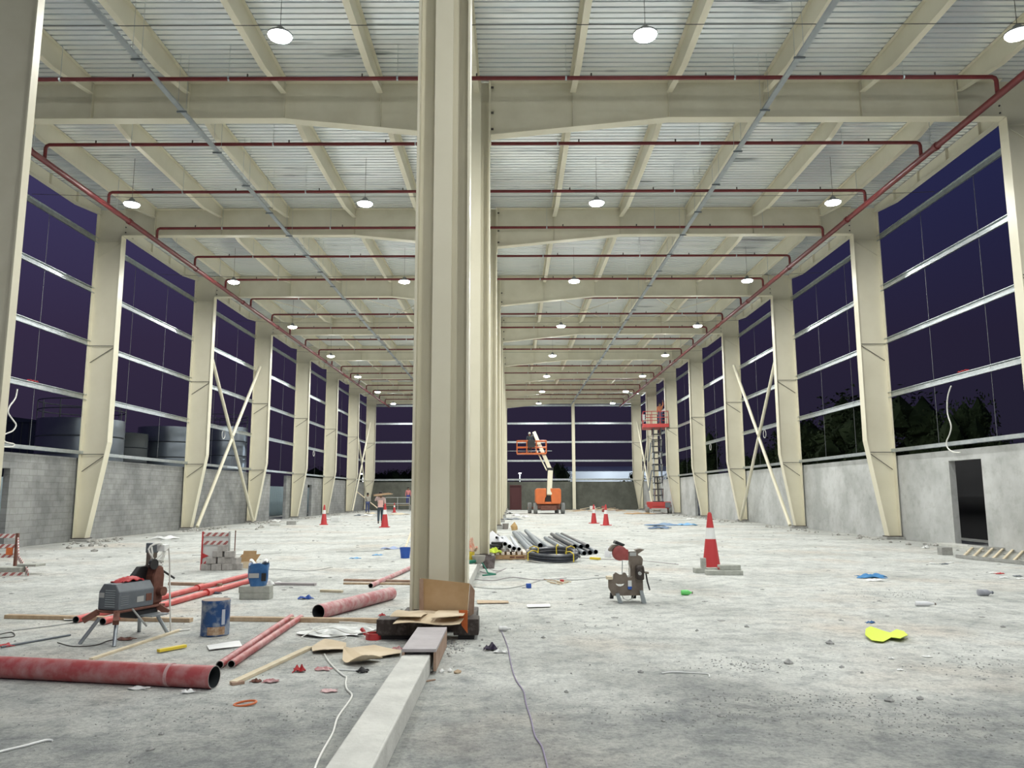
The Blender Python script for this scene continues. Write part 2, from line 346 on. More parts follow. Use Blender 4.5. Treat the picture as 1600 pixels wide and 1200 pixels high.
struct(b.build('wall_end', W_END, recentre=False))
d = MB(); d.lo((-.27, YE - .01, 0), (-.17, YE + .2, 2.6)); d.lo((.87, YE - .01, 0), (.97, YE + .2, 2.6)); d.lo((-.17, YE - .01, 2.5), (.87, YE + .2, 2.6))
d.lo((-.17, YE + .1, .02), (.87, YE + .15, 2.5)); struct(d.build('door_1', DOORRED, recentre=False))
# door threshold slab on the right, lintel tops
struct(MB().lo((WR - .55, 22.5, 0), (WR - .0, 24.6, .07)).build('trim_1', CONC, recentre=False))
# sheet behind the right door, coloured near black to stand for the unlit interior
b = MB(); b.lo((WR + 2.6, 19, 0), (WR + 2.7, 29, 2.9)); struct(b.build('trim_2', mat('painted_dark_backing', (.012, .012, .014), .9), recentre=False))

# ------------------------------------------------------------------ side columns
def side_column(i, side):
    s = 1 if side == 'right' else -1
    X = XR if s > 0 else XL
    t = thing('steel_column', f'tapered cream steel column on the {side} wall, {ORD[i]} rafter line from the front', 'column', (X, FY[i], 0), 0, f'tapered columns on the {side} wall')
    k = -s
    web = [(0, .12), (.42 * k, .12), (.98 * k, 3.5), (.96 * k, TOP - .02), (0, TOP - .02)]
    MB().prism(web, 'XZ', -.006, .006).build('web', CREAM, t)
    MB().lo((-.012 * k, -.17, .12), (.012 * k, .17, TOP - .02)).build('outer_flange', CREAM, t)
    f = MB()
    for (a, c) in (((.42, .12), (.98, 3.5)), ((.98, 3.5), (.96, 11.22))):
        f.bar((a[0] * k, 0, a[1]), (c[0] * k, 0, c[1]), .34, .022, up=(k, 0, 0))
    f.build('inner_flange', CREAM, t)
    MB().lo((-.04 * k, -.2, .09), (.5 * k, .2, .12)).build('base_plate', STEEL_DK, t)
    MB().lo((-.07 * k, -.28, 0), (.58 * k, .28, .09)).build('concrete_footing', CONC_D, t, bevel=.01)
    for z in (3.08, 7.05, 11.05):
        q = MB(); q.bar((.93 * k if z > 3.5 else .86 * k, -.02, z), (0, -.55, z), .03, .006) if False else None
        q = MB(); d = .95 if z > 3.5 else .88
        q.cyl((d * k, -.05, z), (0.0, -.06, z), .012, seg=6); q.cyl((d * k, -.05, z - .03), (.08 * k, -.05, z - .62), .012, seg=6)
        q.build('flange_brace', BOLT if z < 11 else CREAM_D, t)
    return t
for i in range(1, 9):
    side_column(i, 'left'); side_column(i, 'right')

# ------------------------------------------------------------------ centre columns
def centre_column(i):
    t = thing('steel_column', ['cruciform cream steel column, nearest and widest of the centre row', 'cruciform cream column right behind the nearest centre column'][i] if i < 2 else f'cruciform cream steel column of the centre row, {ORD[i]} from the front', 'column', (CX, FY[i], 0), 0, 'centre row of cruciform columns')
    z0 = .2
    for x in (-.335, .335): MB().lo((x - .015, -.19, z0), (x + .015, .19, TOP - .02)).build('side_flange', CREAM, t)
    MB().lo((-.32, -.007, z0), (.32, .007, TOP - .02)).build('web', CREAM, t)
    for s in (-1, 1):
        MB().lo((-.007, min(s * .007, s * .16), z0), (.007, max(s * .007, s * .16), TOP - .02)).build('cross_web', CREAM, t)
        MB().lo((-.12, s * .175 - .013, z0), (.12, s * .175 + .013, TOP - .02)).build('cross_flange', CREAM, t)
    MB().lo((-.40, -.34, z0 - .03), (.40, .34, z0)).build('base_plate', STEEL_DK, t)
    g = MB().lo((-.46, -.42, 0), (.46, .42, z0 - .03)); g.build('pedestal', CONC_D if i else STEEL_DK, t, bevel=.01)
    if i > 0:
        for z in (10.95, 11.4, 12.1) if i < 6 else ():
            MB().cyl((.35, -.1, z), (.44, -.1, z), .03, seg=6).build('bolt', BOLT, t)
    return t
for i in range(9): centre_column(i)

# ------------------------------------------------------------------ rafters (two halves per line)
PX = [CX + 2.5 * k for k in range(-5, 6)]
def rafter(i, side):
    s = 1 if side == 'right' else -1
    xc = CX + s * .36; xe = (XR if s > 0 else XL) - s * .97
    t = thing('roof_rafter', f'deep cream roof rafter from centre column to {side} wall, {ORD[i]} rafter line', 'rafter', (CX, FY[i], 0), 0, f'rafters over the {side} aisle')
    c = xc - CX; e = xe - CX; k = s * 5.0
    zb, zh = 11.25, 10.78
    MB().prism([(c, zh), (k, zb), (e, zb), (e, TOP - .03), (c, TOP - .03)], 'XZ', -.006, .006).build('web', CREAM_D, t)
    f = MB(); f.bar((c, 0, zh), (k, 0, zb), .30, .02); f.bar((k, 0, zb), (e, 0, zb), .30, .02); f.build('bottom_flange', CREAM, t)
    MB().lo((min(c, e), -.15, TOP - .035), (max(c, e), .15, TOP - .012)).build('top_flange', CREAM, t)
    MB().lo((c - .012, -.15, zh - .2), (c + .012, .15, TOP - .03)).build('end_plate', CREAM, t)
    for X in PX:
        x = X - CX
        if x * s > .6 and x * s < abs(e) - .2:
            z = zb if abs(x) > 5 else zh + (zb - zh) * (abs(x) - .36) / 4.64
            MB().lo((x - .006, -.11, z + .01), (x + .006, .11, TOP - .035)).build('stiffener', CREAM_D, t)
    if 1:
        for z in (11.4, 11.6, 12.0) if i < 5 else ():
            MB().cyl((e - s * .06, -.006, z), (e - s * .06, -.03, z), .025, seg=6).build('bolt', BOLT, t)
    return t
for i in range(1, 9): rafter(i, 'left'); rafter(i, 'right')

# ------------------------------------------------------------------ roof purlins between rafters
def purlin_name(j):
    k = j - 5
    if k == 0: return 'over the centre columns'
    side = 'left' if k < 0 else 'right'
    return f'{ORD[abs(k) - 1]} {side} of the centre columns'
def purlin0():
    t = thing('roof_purlin', '', 'purlin', (PX[0], FY[0], 0), 0, 'cream purlins under the roof deck')
    a, bb = .17, 8.83
    MB().prism([(a, 11.92), (a + 1.7, 11.66), (bb - 1.7, 11.66), (bb, 11.92), (bb, TOP - .01), (a, TOP - .01)], 'YZ', -.005, .005).build('web', CREAM, t)
    f = MB(); f.bar((0, a, 11.92), (0, a + 1.7, 11.66), .15, .014); f.bar((0, a + 1.7, 11.66), (0, bb - 1.7, 11.66), .15, .014); f.bar((0, bb - 1.7, 11.66), (0, bb, 11.92), .15, .014)
    f.build('bottom_flange', CREAM, t)
    q = MB()
    q.lo((-.09, a, TOP - .022), (.09, bb, TOP - .008)); q.build('top_flange', CREAM_D, t)
    return t
p0 = purlin0(); tr = grab(p0); first = True
for i in range(0, 8):
    for j, X in enumerate(PX):
        lb = f'cream roof purlin {purlin_name(j)}, {ORD[i]} bay from the front'
        if first: p0['label'] = lb; p0.location = (X, FY[i], 0); first = False
        else: dup(p0, (X, FY[i], 0), 0, lb, tr)

# ------------------------------------------------------------------ eave beams on the column lines
def eave0():
    t = thing('eave_beam', '', 'beam', (0, 0, 0))
    a, bb = .18, 8.82
    MB().prism([(a, 12.06), (a + 1.5, 11.86), (bb - 1.5, 11.86), (bb, 12.06), (bb, TOP - .02), (a, TOP - .02)], 'YZ', -.006, .006).build('web', CREAM, t)
    f = MB(); f.bar((0, a, 12.06), (0, a + 1.5, 11.86), .2, .016); f.bar((0, a + 1.5, 11.86), (0, bb - 1.5, 11.86), .2, .016); f.bar((0, bb - 1.5, 11.86), (0, bb, 12.06), .2, .016); f.build('bottom_flange', CREAM, t)
    for y in (2.2, 3.9, 5.6, 7.2): MB().lo((-.09, y - .006, 11.88), (.09, y + .006, TOP - .03)).build('stiffener', CREAM_D, t)
    return t
e0 = eave0(); tr = grab(e0); first = True
for i in range(0, 8):
    for side, X in (('left', XL + .12), ('right', XR - .12)):
        lb = f'cream eave beam along the {side} edge of the roof, {ORD[i]} bay from the front'
        if first: e0['label'] = lb; e0.location = (X, FY[i], 0); e0['group'] = 'eave beams'; first = False
        else: dup(e0, (X, FY[i], 0), 0, lb, tr)

# ------------------------------------------------------------------ wall girts with sag rods
GZ = [3.08, 5.06, 7.05, 9.05, 10.98]; GN = ['lowest', 'second', 'third', 'fourth', 'top']
def zgirt(s, L):
    q = MB(); w = .2
    q.lo((-.003, .02, 0), (.003, L - .02, w)); q.lo((min(0, -s * .065), .02, w - .004), (max(0, -s * .065), L - .02, w)); q.lo((min(0, -s * .065), .02, 0), (max(0, -s * .065), L - .02, .004)) 
    q.lo((-s * .065 - .002, .02, w - .02), (-s * .065 + .002, L - .02, w)); q.lo((-s * .065 - .002, .02, 0), (-s * .065 + .002, L - .02, .02))
    return q
for side, X, s in (('left', XL - .02, -1), ('right', XR + .02, 1)):
    for zi, z in enumerate(GZ):
        if zi == 0:
            q = MB(); q.lo((-.09, .02, 0), (.09, 8.98, .12)); g0 = q.build('wall_girt', GALV, thing('wall_girt', '', 'girt'), )
            g0.name = 'channel'
        else:
            g0 = zgirt(s, 9.0).build('channel', GALV, thing('wall_girt', '', 'girt'))
        root = g0.parent
        if zi > 0 and zi < 5:
            h = z - GZ[zi - 1]
            for yy in (3.0, 6.0): MB().cyl((0, yy, -h + .1), (0, yy, 0), .008, seg=5).build('sag_rod', SAG, root)
        root['group'] = f'galvanised girts on the {side} wall'; tr = grab(root); first = True
        for i in range(0, 8):
            lb = f'galvanised steel girt on the {side} wall, {GN[zi]} row, {ORD[i]} bay from the front'
            if zi == 0: lb = f'galvanised sill channel on top of the {side} wall, {ORD[i]} bay from the front'
            if first: root['label'] = lb; root.location = (X + (0 if zi else 0), FY[i], z); first = False
            else: dup(root, (X, FY[i], z), 0, lb, tr)
# end wall girts: four panels
panels = [(XL, -8.3), (-8.2, CX - .4), (CX + .4, 6.45), (6.6, XR)]
pn = ['beside the left wall', 'left of the centre columns', 'right of the centre columns', 'beside the right wall']
for k, (xa, xb) in enumerate(panels):
    for zi, z in enumerate(GZ):
        q = MB(); q.lo((xa, YE + .03, z), (xb, YE + .16, z + .035)); q.lo((xa, YE + .03, z), (xb, YE + .04, z + .19)); q.lo((xa, YE - .03, z + .155), (xb, YE + .03, z + .19))
        tag(q.build('wall_girt', GALV), f'galvanised girt on the far end wall, {GN[zi]} row, {pn[k]}', 'girt', 'galvanised girts on the end wall')
for X, n in ((6.52, 'right'), (-8.25, 'left')):
    t = thing('wind_column', f'slim cream post against the far end wall, in the {n} aisle', 'column', (X, YE - .25, 0))
    MB().lo((-.006, -.14, .1), (.006, .14, 11.6)).build('web', CREAM, t)
    for yy in (-.14, .14): MB().lo((-.16, yy - .01, .1), (.16, yy + .01, 11.6)).build('flange', CREAM, t)
    MB().lo((-.2, -.18, 0), (.2, .18, .1)).build('base_plate', CONC_D, t)
# near column cut by the left edge of the view
t = thing('steel_column', 'tall cream column nearest the camera, cut off by the left edge', 'column', (-6.83, 9.8, 0), 0)
MB().lo((-.5, -.006, .1), (.27, .006, TOP - .02)).build('web', CREAM_D, t)
MB().lo((.27, -.045, .1), (.29, .1, TOP - .02)).build('inner_flange', CREAM, t)
MB().lo((-.52, -.12, .1), (-.5, .12, TOP - .02)).build('outer_flange', CREAM, t)
MB().lo((-.6, -.2, 0), (.36, .2, .1)).build('base_plate', STEEL_DK, t)

# ------------------------------------------------------------------ bracing of bays
def xbrace(side, i, tubes=True):
    s = 1 if side == 'right' else -1; X = (XR if s > 0 else XL) - s * .48
    ya, yb = FY[i] + .5, FY[i + 1] - .5
    t = thing('cross_bracing', f'crossed cream tube bracing in the {side} wall, ' + ('nearer braced bay' if i < 5 else 'far braced bay by the end wall'), 'bracing', (X, ya, 0), 0)
    L = yb - ya
    za, zb = .12, 9.2
    MB().cyl((0, L, za), (0, 0, zb), .085, seg=12).build('brace_tube', CREAM_D, t, smooth=True)
    m = Vector((0, L / 2, (za + zb) / 2))
    MB().cyl((0, 0, za + .0), (0, L / 2 - .06, (za + zb) / 2 - .1), .085, seg=12).build('brace_tube', CREAM, t, smooth=True)
    MB().cyl((0, L / 2 + .06, (za + zb) / 2 + .1), (0, L, zb), .085, seg=12).build('brace_tube', CREAM, t, smooth=True)
    MB().lo((-.01, L / 2 - .2, m.z - .2), (.01, L / 2 + .2, m.z + .2)).build('gusset_plate', CREAM_D, t)
for side in ('left', 'right'):
    xbrace(side, 3); xbrace(side, 7)
# roof cross rods in the fourth bay
for k, (xa, xb) in enumerate([(PX[0], PX[2]), (PX[2], PX[4]), (PX[6], PX[8]), (PX[8], PX[10])]):
    t = thing('roof_bracing', 'crossed thin rods under the fourth roof bay, ' + ['far left pair', 'pair left of the centre columns', 'pair right of the centre columns', 'far right pair'][k], 'bracing', (xa, FY[3], 11.6))
    MB().cyl((0, .3, -.02), (xb - xa, 8.7, .02), .018, seg=6).build('rod', CREAM_D, t); MB().cyl((xb - xa, .3, .06), (0, 8.7, .02), .018, seg=6).build('rod', CREAM_D, t)

# ------------------------------------------------------------------ sprinkler pipework
HXL, HXR, HZ, BZ = -13.1, 11.5, 10.9, 11.38
for side, X in (('left', HXL), ('right', HXR)):
    t = thing('sprinkler_main', f'thick red sprinkler main running along the {side} side under the roof', 'pipe', (X, 12.0, HZ))
    MB().cyl((0, 0, 0), (0, 69.5, 0), .085, seg=14).build('pipe', REDP, t, smooth=True)
    y = 2.0
    while y < 69:
        MB().cyl((0, y, 0), (0, y + .14, 0), .108, seg=14).build('coupling', REDP, t, smooth=True); y += 5.6
    y = 3.4
    while y < 69:
        MB().cyl((0, y, .08), (0, y, TOP - HZ - .02), .008, seg=5).build('hanger_rod', GALV, t); y += 4.5
ys = [17.0 + 3.43 * k for k in range(19)]
ys = [y + (.35 if min(abs(y - f) for f in FY) < .25 else 0) for y in ys]
def branch0():
    t = thing('sprinkler_branch', '', 'pipe', (0, 0, BZ), 0, 'red sprinkler branch pipes')
    xm = (HXL + HXR) / 2
    pts = [(HXL, 0, HZ - BZ + .088), (HXL, 0, -.1), (HXL + .03, 0, -.03), (HXL + .1, 0, 0), (HXR - .1, 0, 0), (HXR - .03, 0, -.03), (HXR, 0, -.1), (HXR, 0, HZ - BZ + .088)]
    MB().tube(pts, .048, 10).build('pipe', REDP, t, smooth=True)
    for k in range(9):
        x = HXL + 1.4 + k * 2.72
        MB().cyl((x, 0, .03), (x, 0, .12), .02, seg=6).build('sprinkler_head', BOLT, t)
    for k in range(6):
        x = HXL + 2.4 + k * 4.0
        q = MB(); q.cyl((x, 0, .03), (x, 0, TOP - BZ - .02), .006, seg=4); q.cyl((x - .02, 0, 0), (x + .02, 0, 0), .06, seg=8); q.build('hanger', GALV, t)
    return t
b0 = branch0(); tr = grab(b0)
for k, y in enumerate(ys):
    lb = f'thin red sprinkler pipe crossing under the roof, {ORD[k]} from the front'
    if k == 0: b0['label'] = lb; b0.location = (0, y, BZ)
    else: dup(b0, (0, y, BZ), 0, lb, tr)

# ------------------------------------------------------------------ conduit trunking runs under the rafters
for side, X in (('left', -7.95), ('right', 6.12)):
    t = thing('cable_trunking', f'long galvanised cable trunking hung under the roof of the {side} aisle', 'trunking', (X, 7.0, 10.78))
    MB().lo((-.06, 0, 0), (.06, 72, .05)).build('tray', GALV_D, t)
    y = 1.4; k = 0
    while y < 71:
        q = MB(); q.lo((-.12, y - .02, -.03), (.12, y + .02, 0))
        q.build('bracket', DGREY, t)
        q = MB()
        for x in (-.10, .10): q.cyl((x, y, -.03), (x, y, TOP - 10.8), .005, seg=4)
        q.build('hanger_rod', GALV, t); y += 2.25

# ------------------------------------------------------------------ high bay lamps
LX = [(-12.05, 'by the left wall'), (-4.65, 'left of the centre columns'), (2.7, 'right of the centre columns'), (10.2, 'by the right wall')]
def lamp0():
    t = thing('high_bay_lamp', '', 'lamp', (0, 0, 10.72), 0, 'round high bay lamps')
    M = MB().lathe([(.24, .03), (.25, .06), (.21, .09), (.11, .12), (.08, .2), (.03, .24)], 20); M.build('housing', HOUS, t, smooth=True)
    M = MB().lathe([(.03, -.045), (.13, -.038), (.21, -.01), (.235, .03)], 20); M.build('lens', LENS, t, smooth=True)
    MB().cyl((0, 0, .24), (0, 0, TOP - 10.74), .006, seg=4).build('suspension_wire', BOLT, t)
    ld = bpy.data.lights.new('lamp_light', 'AREA'); ld.shape = 'DISK'; ld.size = .44; ld.energy = LAMP_W; ld.color = (1.0, .995, .955)
    lo = bpy.data.objects.new('lamp_light', ld); COL.objects.link(lo); lo.parent = t; lo.location = (0, 0, -.06)
    return t
l0 = lamp0(); tr = grab(l0); first = True
for r in range(-2, 8):
    Y = 14.3 + 9 * r
    for X, nm in LX:
        if (r == -1 and X < 0) or (r == -2 and X == -12.05): continue  # rearmost row is unseen, added to brighten the near columns and roof
        lb = f'glowing round high bay lamp {nm}, {ORD[r]} row from the front' if r >= 0 else f'round high bay lamp {nm}, overhead beside the camera' if r == -1 else f'round high bay lamp {nm}, in the bay behind the camera'
        if first: l0['label'] = lb; l0.location = (X, Y, 10.72); first = False
        else: dup(l0, (X, Y, 10.72), 0, lb, tr)
    if r >= 0:
        tag(MB().tube([(XL + .3, Y, 11.1), (-12.05, Y, 10.98), (-4.65, Y, 10.98), (2.7, Y, 10.98), (10.2, Y, 10.98), (XR - .3, Y, 11.1)], .008, 4).build('stay_wire', BOLT), f'thin dark wire stretched across the hall at the {ORD[r]} row of lamps', 'wire', 'wires between the lamps')
# ================================================================== MACHINES AND PEOPLE
def near_rot(px, py): return G(px, py)
# ---- boom lift
def tyre(t, x, y, r=.46, w=.32):
    q = MB().lathe([(r * .55, -w / 2), (r * .93, -w / 2), (r, -w * .36), (r, w * .36), (r * .93, w / 2), (r * .55, w / 2)], 22, Matrix.Translation((x, y, r)) @ Matrix.Rotation(PI / 2, 4, 'Y'))
    o = q.build('wheel', GREY_T, t, smooth=True)
    MB().lathe([(.05, -w / 2 - .01), (r * .5, -w / 2 + .02), (r * .5, w / 2 - .02), (.05, w / 2 + .01)], 14, Matrix.Translation((x, y, r)) @ Matrix.Rotation(PI / 2, 4, 'Y')).build('hub', ORANGE, o)
bp = G(856, 803)
t = thing('boom_lift', 'orange boom lift with raised cream boom near the far end wall', 'boom lift', (bp.x, bp.y, 0), 0)
for x, y in ((-1.02, 0), (1.28, 0), (-1.45, 2.4), (.9, 2.4)): tyre(t, x, y + .4)
q = MB(); q.lo((-.85, .0, .42), (1.0, 3.0, .8)); q.lo((-1.0, .28, .38), (1.2, .52, .56)); q.lo((-1.3, 2.7, .38), (.9, 2.9, .56)); q.lo((-.6, -.2, .3), (.75, 0, .7))
q.build('chassis', RUST, t, bevel=.03)
MB().prism([(-1.02, .98), (-.9, .85), (-.27, .85), (-.22, 1.3), (-.12, 1.45), (-.12, 2.12), (-.9, 2.12), (-1.02, 1.98)], 'XZ', -.25, 2.2).build('counterweight', ORANGE, t, bevel=.06)
MB().prism([(1.12, .98), (1.0, .85), (.3, .85), (.27, 1.45), (.22, 2.12), (1.0, 2.12), (1.12, 1.98)], 'XZ', -.25, 2.2).build('engine_cover', ORANGE, t, bevel=.06)
MB().lo((-.9, -.22, .82), (1.05, 2.1, 1.0)).build('turntable', ORANGE, t, bevel=.03)
MB().lo((-.2, .0, 1.0), (.28, 1.4, 1.7)).build('boom_bracket', BLACK, t)
bp0 = Vector((.12, -.1, 1.55)); b1 = Vector((.28, .5, 3.75)); b2 = Vector((-1.0, 3.3, 7.05))
MB().bar(bp0, b1, .42, .42, up=(0, 1, 0)).build('lower_boom', CREAM, t, bevel=.03)
MB().bar(b1 - Vector((0, 0, .1)), b2, .30, .34, up=(0, 1, 0)).build('upper_boom', CREAM, t, bevel=.02)
MB().bar(b1 + Vector((-.33, -.05, -.1)), b2 + Vector((-.30, -.3, -.6)), .10, .12, up=(0, 1, 0)).build('boom_ram', CREAM_D, t)
MB().lo((b1.x - .25, b1.y - .25, b1.z - .2), (b1.x + .24, b1.y + .25, b1.z + .1)).build('boom_knuckle', BLACK, t, bevel=.03)
q = MB(); q.bar(b2, (b2.x - .35, b2.y - .7, b2.z - .55), .16, .16); q.bar((b2.x - .35, b2.y - .7, b2.z - .55), (b2.x - .5, b2.y - .9, 5.4), .2, .2); q.build('platform_arm', BLACK, t, bevel=.02)
cage = MB(); kx0, kx1, ky0, ky1, kz = -2.55, -.02, 1.2, 2.2, 5.05
cage.lo((kx0, ky0, kz), (kx1, ky1, kz + .12))
o = cage.build('platform_floor', ORANGE, t)
for z in (5.65, 6.2):
    q = MB(); q.tube([(kx0, ky0, z), (kx1, ky0, z), (kx1, ky1, z), (kx0, ky1, z)], .05, 8, True); q.build('guard_rail', ORANGE, t)
for x in (kx0, kx0 + .85, kx1 - .85, kx1):
    for y in (ky0, ky1): MB().cyl((x, y, kz + .1), (x, y, 6.22), .04, seg=8).build('rail_post', ORANGE, t)
MB().lo((-1.6, 1.05, 5.6), (-1.0, 1.25, 6.25)).build('control_box', BLACK, t, bevel=.02)
MB().cyl((-3.35, 1.25, 5.32), (.45, 1.25, 5.32), .02, seg=6).build('carried_pipe', GALV, t)

# ---- scissor lift
sp_ = G(1030, 803)
t = thing('scissor_lift', 'red scissor lift raised high beside the right wall near the far corner', 'scissor lift', (sp_.x, sp_.y, 0), math.radians(-8))
q = MB(); q.lo((-.95, -.1, .42), (.98, 2.3, .98)); q.build('chassis', RED_L, t, bevel=.03)
MB().lo((-.55, -.14, .62), (.45, -.1, .92)).build('front_panel', RED_L, t, bevel=.01)
MB().lo((-.62, -.2, .36), (.62, -.1, .46)).build('bumper', LGREY, t)
for x in (-.92, .92):
    for y in (.2, 2.0): tyre(t, x, y, .36, .26)
MB().lo((.5, -.16, .5), (.95, -.1, .95)).build('battery_box', DGREY, t, bevel=.02)
n = 6; z0, z1 = 1.0, 7.15; h = (z1 - z0) / n
for k in range(n):
    za = z0 + k * h
    for y in (.15, 1.9):
        pass
    for x in (-.32, .32):
        MB().bar((x, .15, za), (x, 1.9, za + h), .06, .12, up=(1, 0, 0)).build('scissor_arm', LGREY if k % 2 else DGREY, t)
        MB().bar((x + .06, 1.9, za), (x + .06, .15, za + h), .06, .12, up=(1, 0, 0)).build('scissor_arm', DGREY if k % 2 else LGREY, t)
    q = MB(); q.cyl((-.42, 1.0, za + h / 2), (.42, 1.0, za + h / 2), .05, seg=8); q.cyl((-.42, .15, za), (.42, .15, za), .04, seg=8); q.cyl((-.42, 1.9, za), (.42, 1.9, za), .04, seg=8); q.build('cross_tube', BLACK, t)
MB().bar((0, .4, 1.0), (0, 1.4, 3.0), .14, .14).build('lift_ram', BLACK, t)
MB().bar((-.5, .3, 5.9), (-.72, .3, 4.3), .04, .1).build('hose_guide', DGREY, t); MB().bar((-.5, .3, 3.6), (-.78, .3, 1.9), .04, .1).build('hose_guide', DGREY, t)
MB().lo((-1.15, -.4, 7.12), (1.0, 2.4, 7.42)).build('platform_deck', RED_L, t, bevel=.02)
for z in (7.95, 8.45):
    MB().tube([(-1.1, -.35, z), (.95, -.35, z), (.95, 2.35, z), (-1.1, 2.35, z)], .03, 6, True).build('guard_rail', RED_L, t)
for x in (-1.1, -.4, .3, .95):
    for y in (-.35, 2.35): MB().cyl((x, y, 7.4), (x, y, 8.45), .028, seg=6).build('rail_post', RED_L, t)
MB().lo((-1.16, -.45, 7.7), (-.95, -.36, 8.2)).build('control_box', LGREY, t, bevel=.01)
SLIFT = t.location.copy()

# ---- people
def skinmesh(name, pts, edges, rad, m, parent, sub=2, root=0):
    me = bpy.data.meshes.new(name); me.from_pydata([tuple(p) for p in pts], edges, []); me.materials.append(m)
    o = bpy.data.objects.new(name, me); COL.objects.link(o)
    s = o.modifiers.new('skin', 'SKIN'); s.use_smooth_shade = True
    sv = me.skin_vertices[0].data
    for i, q in enumerate(rad): sv[i].radius = (q, q) if not isinstance(q, tuple) else q
    sv[root].use_root = True
    u = o.modifiers.new('subsurf', 'SUBSURF'); u.levels = sub; u.render_levels = sub
    if parent is not None: o.parent = parent
    return o
def person(label, loc, rz, top_m, leg_m, pose, vest=None, helmet=None, hair=HAIR):
    t = thing('person', label, 'person', loc, rz)
    P = dict(pel=(0, 0, .93), wst=(0, 0, 1.08), chs=(0, .01, 1.32), nk=(0, .0, 1.48), hd=(0, -.01, 1.60), hd2=(0, -.015, 1.70),
             shl=(-.19, 0, 1.42), ell=(-.25, .02, 1.14), wrl=(-.24, -.08, .90), hal=(-.235, -.1, .82), shr=(.19, 0, 1.42), elr=(.25, .02, 1.14), wrr=(.24, -.08, .90), har=(.235, -.1, .82),
             hpl=(-.1, 0, .90), knl=(-.11, -.02, .50), anl=(-.11, .02, .09), tol=(-.12, -.14, .03), hpr=(.1, 0, .90), knr=(.11, -.02, .50), anr=(.11, .02, .09), tor=(.12, -.14, .03))
    P.update(pose)
    V = {k: Vector(v) for k, v in P.items()}
    names = ['pel', 'wst', 'chs', 'nk', 'hd', 'hd2', 'shl', 'ell', 'wrl', 'hal', 'shr', 'elr', 'wrr', 'har', 'hpl', 'knl', 'anl', 'tol', 'hpr', 'knr', 'anr', 'tor']
    rad = dict(pel=.13, wst=.12, chs=.14, nk=.055, hd=(.085, .1), hd2=(.075, .085), shl=.062, ell=.042, wrl=.028, hal=.03, shr=.062, elr=.042, wrr=.028, har=.03, hpl=.085, knl=.058, anl=.04, tol=.035, hpr=.085, knr=.058, anr=.04, tor=.035)
    E = [('pel', 'wst'), ('wst', 'chs'), ('chs', 'nk'), ('nk', 'hd'), ('hd', 'hd2'), ('chs', 'shl'), ('shl', 'ell'), ('ell', 'wrl'), ('wrl', 'hal'), ('chs', 'shr'), ('shr', 'elr'), ('elr', 'wrr'), ('wrr', 'har'), ('pel', 'hpl'), ('hpl', 'knl'), ('knl', 'anl'), ('anl', 'tol'), ('pel', 'hpr'), ('hpr', 'knr'), ('knr', 'anr'), ('anr', 'tor')]
    pts = [V[n] for n in names]; idx = {n: i for i, n in enumerate(names)}; ed = [(idx[a], idx[b]) for a, b in E]; rr = [rad[n] for n in names]
    # five fingers and a nose on the same body
    for h, wv, sx in (('hal', 'wrl', 1), ('har', 'wrr', -1)):
        d = (V[h] - V[wv]).normalized(); sd = d.cross(Vector((0, 1, 0))); sd = sd.normalized() if sd.length > .1 else Vector((1, 0, 0)); fw = d.cross(sd)
        for k, L in enumerate((.075, .085, .08, .06)):
            a = V[h] + fw * (.027 - .018 * k) + d * .02; i0 = len(pts); pts += [a + d * L * .5, a + d * L - sd * .012 * sx]; rr += [.009, .008]; ed += [(idx[h], i0), (i0, i0 + 1)]
        a = V[h] + fw * .035; i0 = len(pts); pts += [a + fw * .02 + d * .01, a + fw * .035 + d * .04]; rr += [.011, .009]; ed += [(idx[h], i0), (i0, i0 + 1)]
    i0 = len(pts); pts.append(V['hd'] + Vector((0, -.115, 0))); rr.append(.014); ed.append((idx['hd'], i0))
    for sx in (-1, 1):
        i0 = len(pts); pts.append(V['hd'] + Vector((sx * .092, .01, .01))); rr.append(.018); ed.append((idx['hd'], i0))
    skinmesh('body', pts, ed, rr, SKIN, t)
    def sub(nm, ns, es, ex, m, rootn):
        ii = {n: i for i, n in enumerate(ns)}
        return skinmesh(nm, [V[n] for n in ns], [(ii[a], ii[b]) for a, b in es], [(rad[n] if not isinstance(rad[n], tuple) else rad[n][0]) + ex for n in ns], m, t, root=ii[rootn])
    sub('shirt', ['pel', 'wst', 'chs', 'nk', 'shl', 'ell', 'wrl', 'shr', 'elr', 'wrr'], [('pel', 'wst'), ('wst', 'chs'), ('chs', 'nk'), ('chs', 'shl'), ('shl', 'ell'), ('ell', 'wrl'), ('chs', 'shr'), ('shr', 'elr'), ('elr', 'wrr')], .018, top_m, 'chs')
    sub('trousers', ['pel', 'hpl', 'knl', 'anl', 'hpr', 'knr', 'anr'], [('pel', 'hpl'), ('hpl', 'knl'), ('knl', 'anl'), ('pel', 'hpr'), ('hpr', 'knr'), ('knr', 'anr')], .022, leg_m, 'pel')
    if vest: sub('vest', ['pel', 'wst', 'chs'], [('pel', 'wst'), ('wst', 'chs')], .05, vest, 'wst')
    for s_ in ('l', 'r'): skinmesh('shoe', [V['an' + s_] - Vector((0, -.02, .04)), V['to' + s_]], [(0, 1)], [.05, .042], BLACK, t)
    hp = V['hd2']; 
    MB().lathe([(.002, .115), (.05, .108), (.085, .08), (.102, .03), (.105, -.02), (.1, -.07)], 14, Matrix.Translation(hp + Vector((0, .022, 0)))).build('helmet' if helmet else 'hair', helmet or hair, t, smooth=True)
    return t
SHIRT_P = mat('pinkish_shirt', (.48, .36, .34), .8); TR_D = mat('dark_trousers', (.045, .065, .085), .8); SHIRT_G = mat('beige_shirt', (.36, .34, .29), .8); JEAN = mat('blue_trousers', (.06, .08, .19), .8)
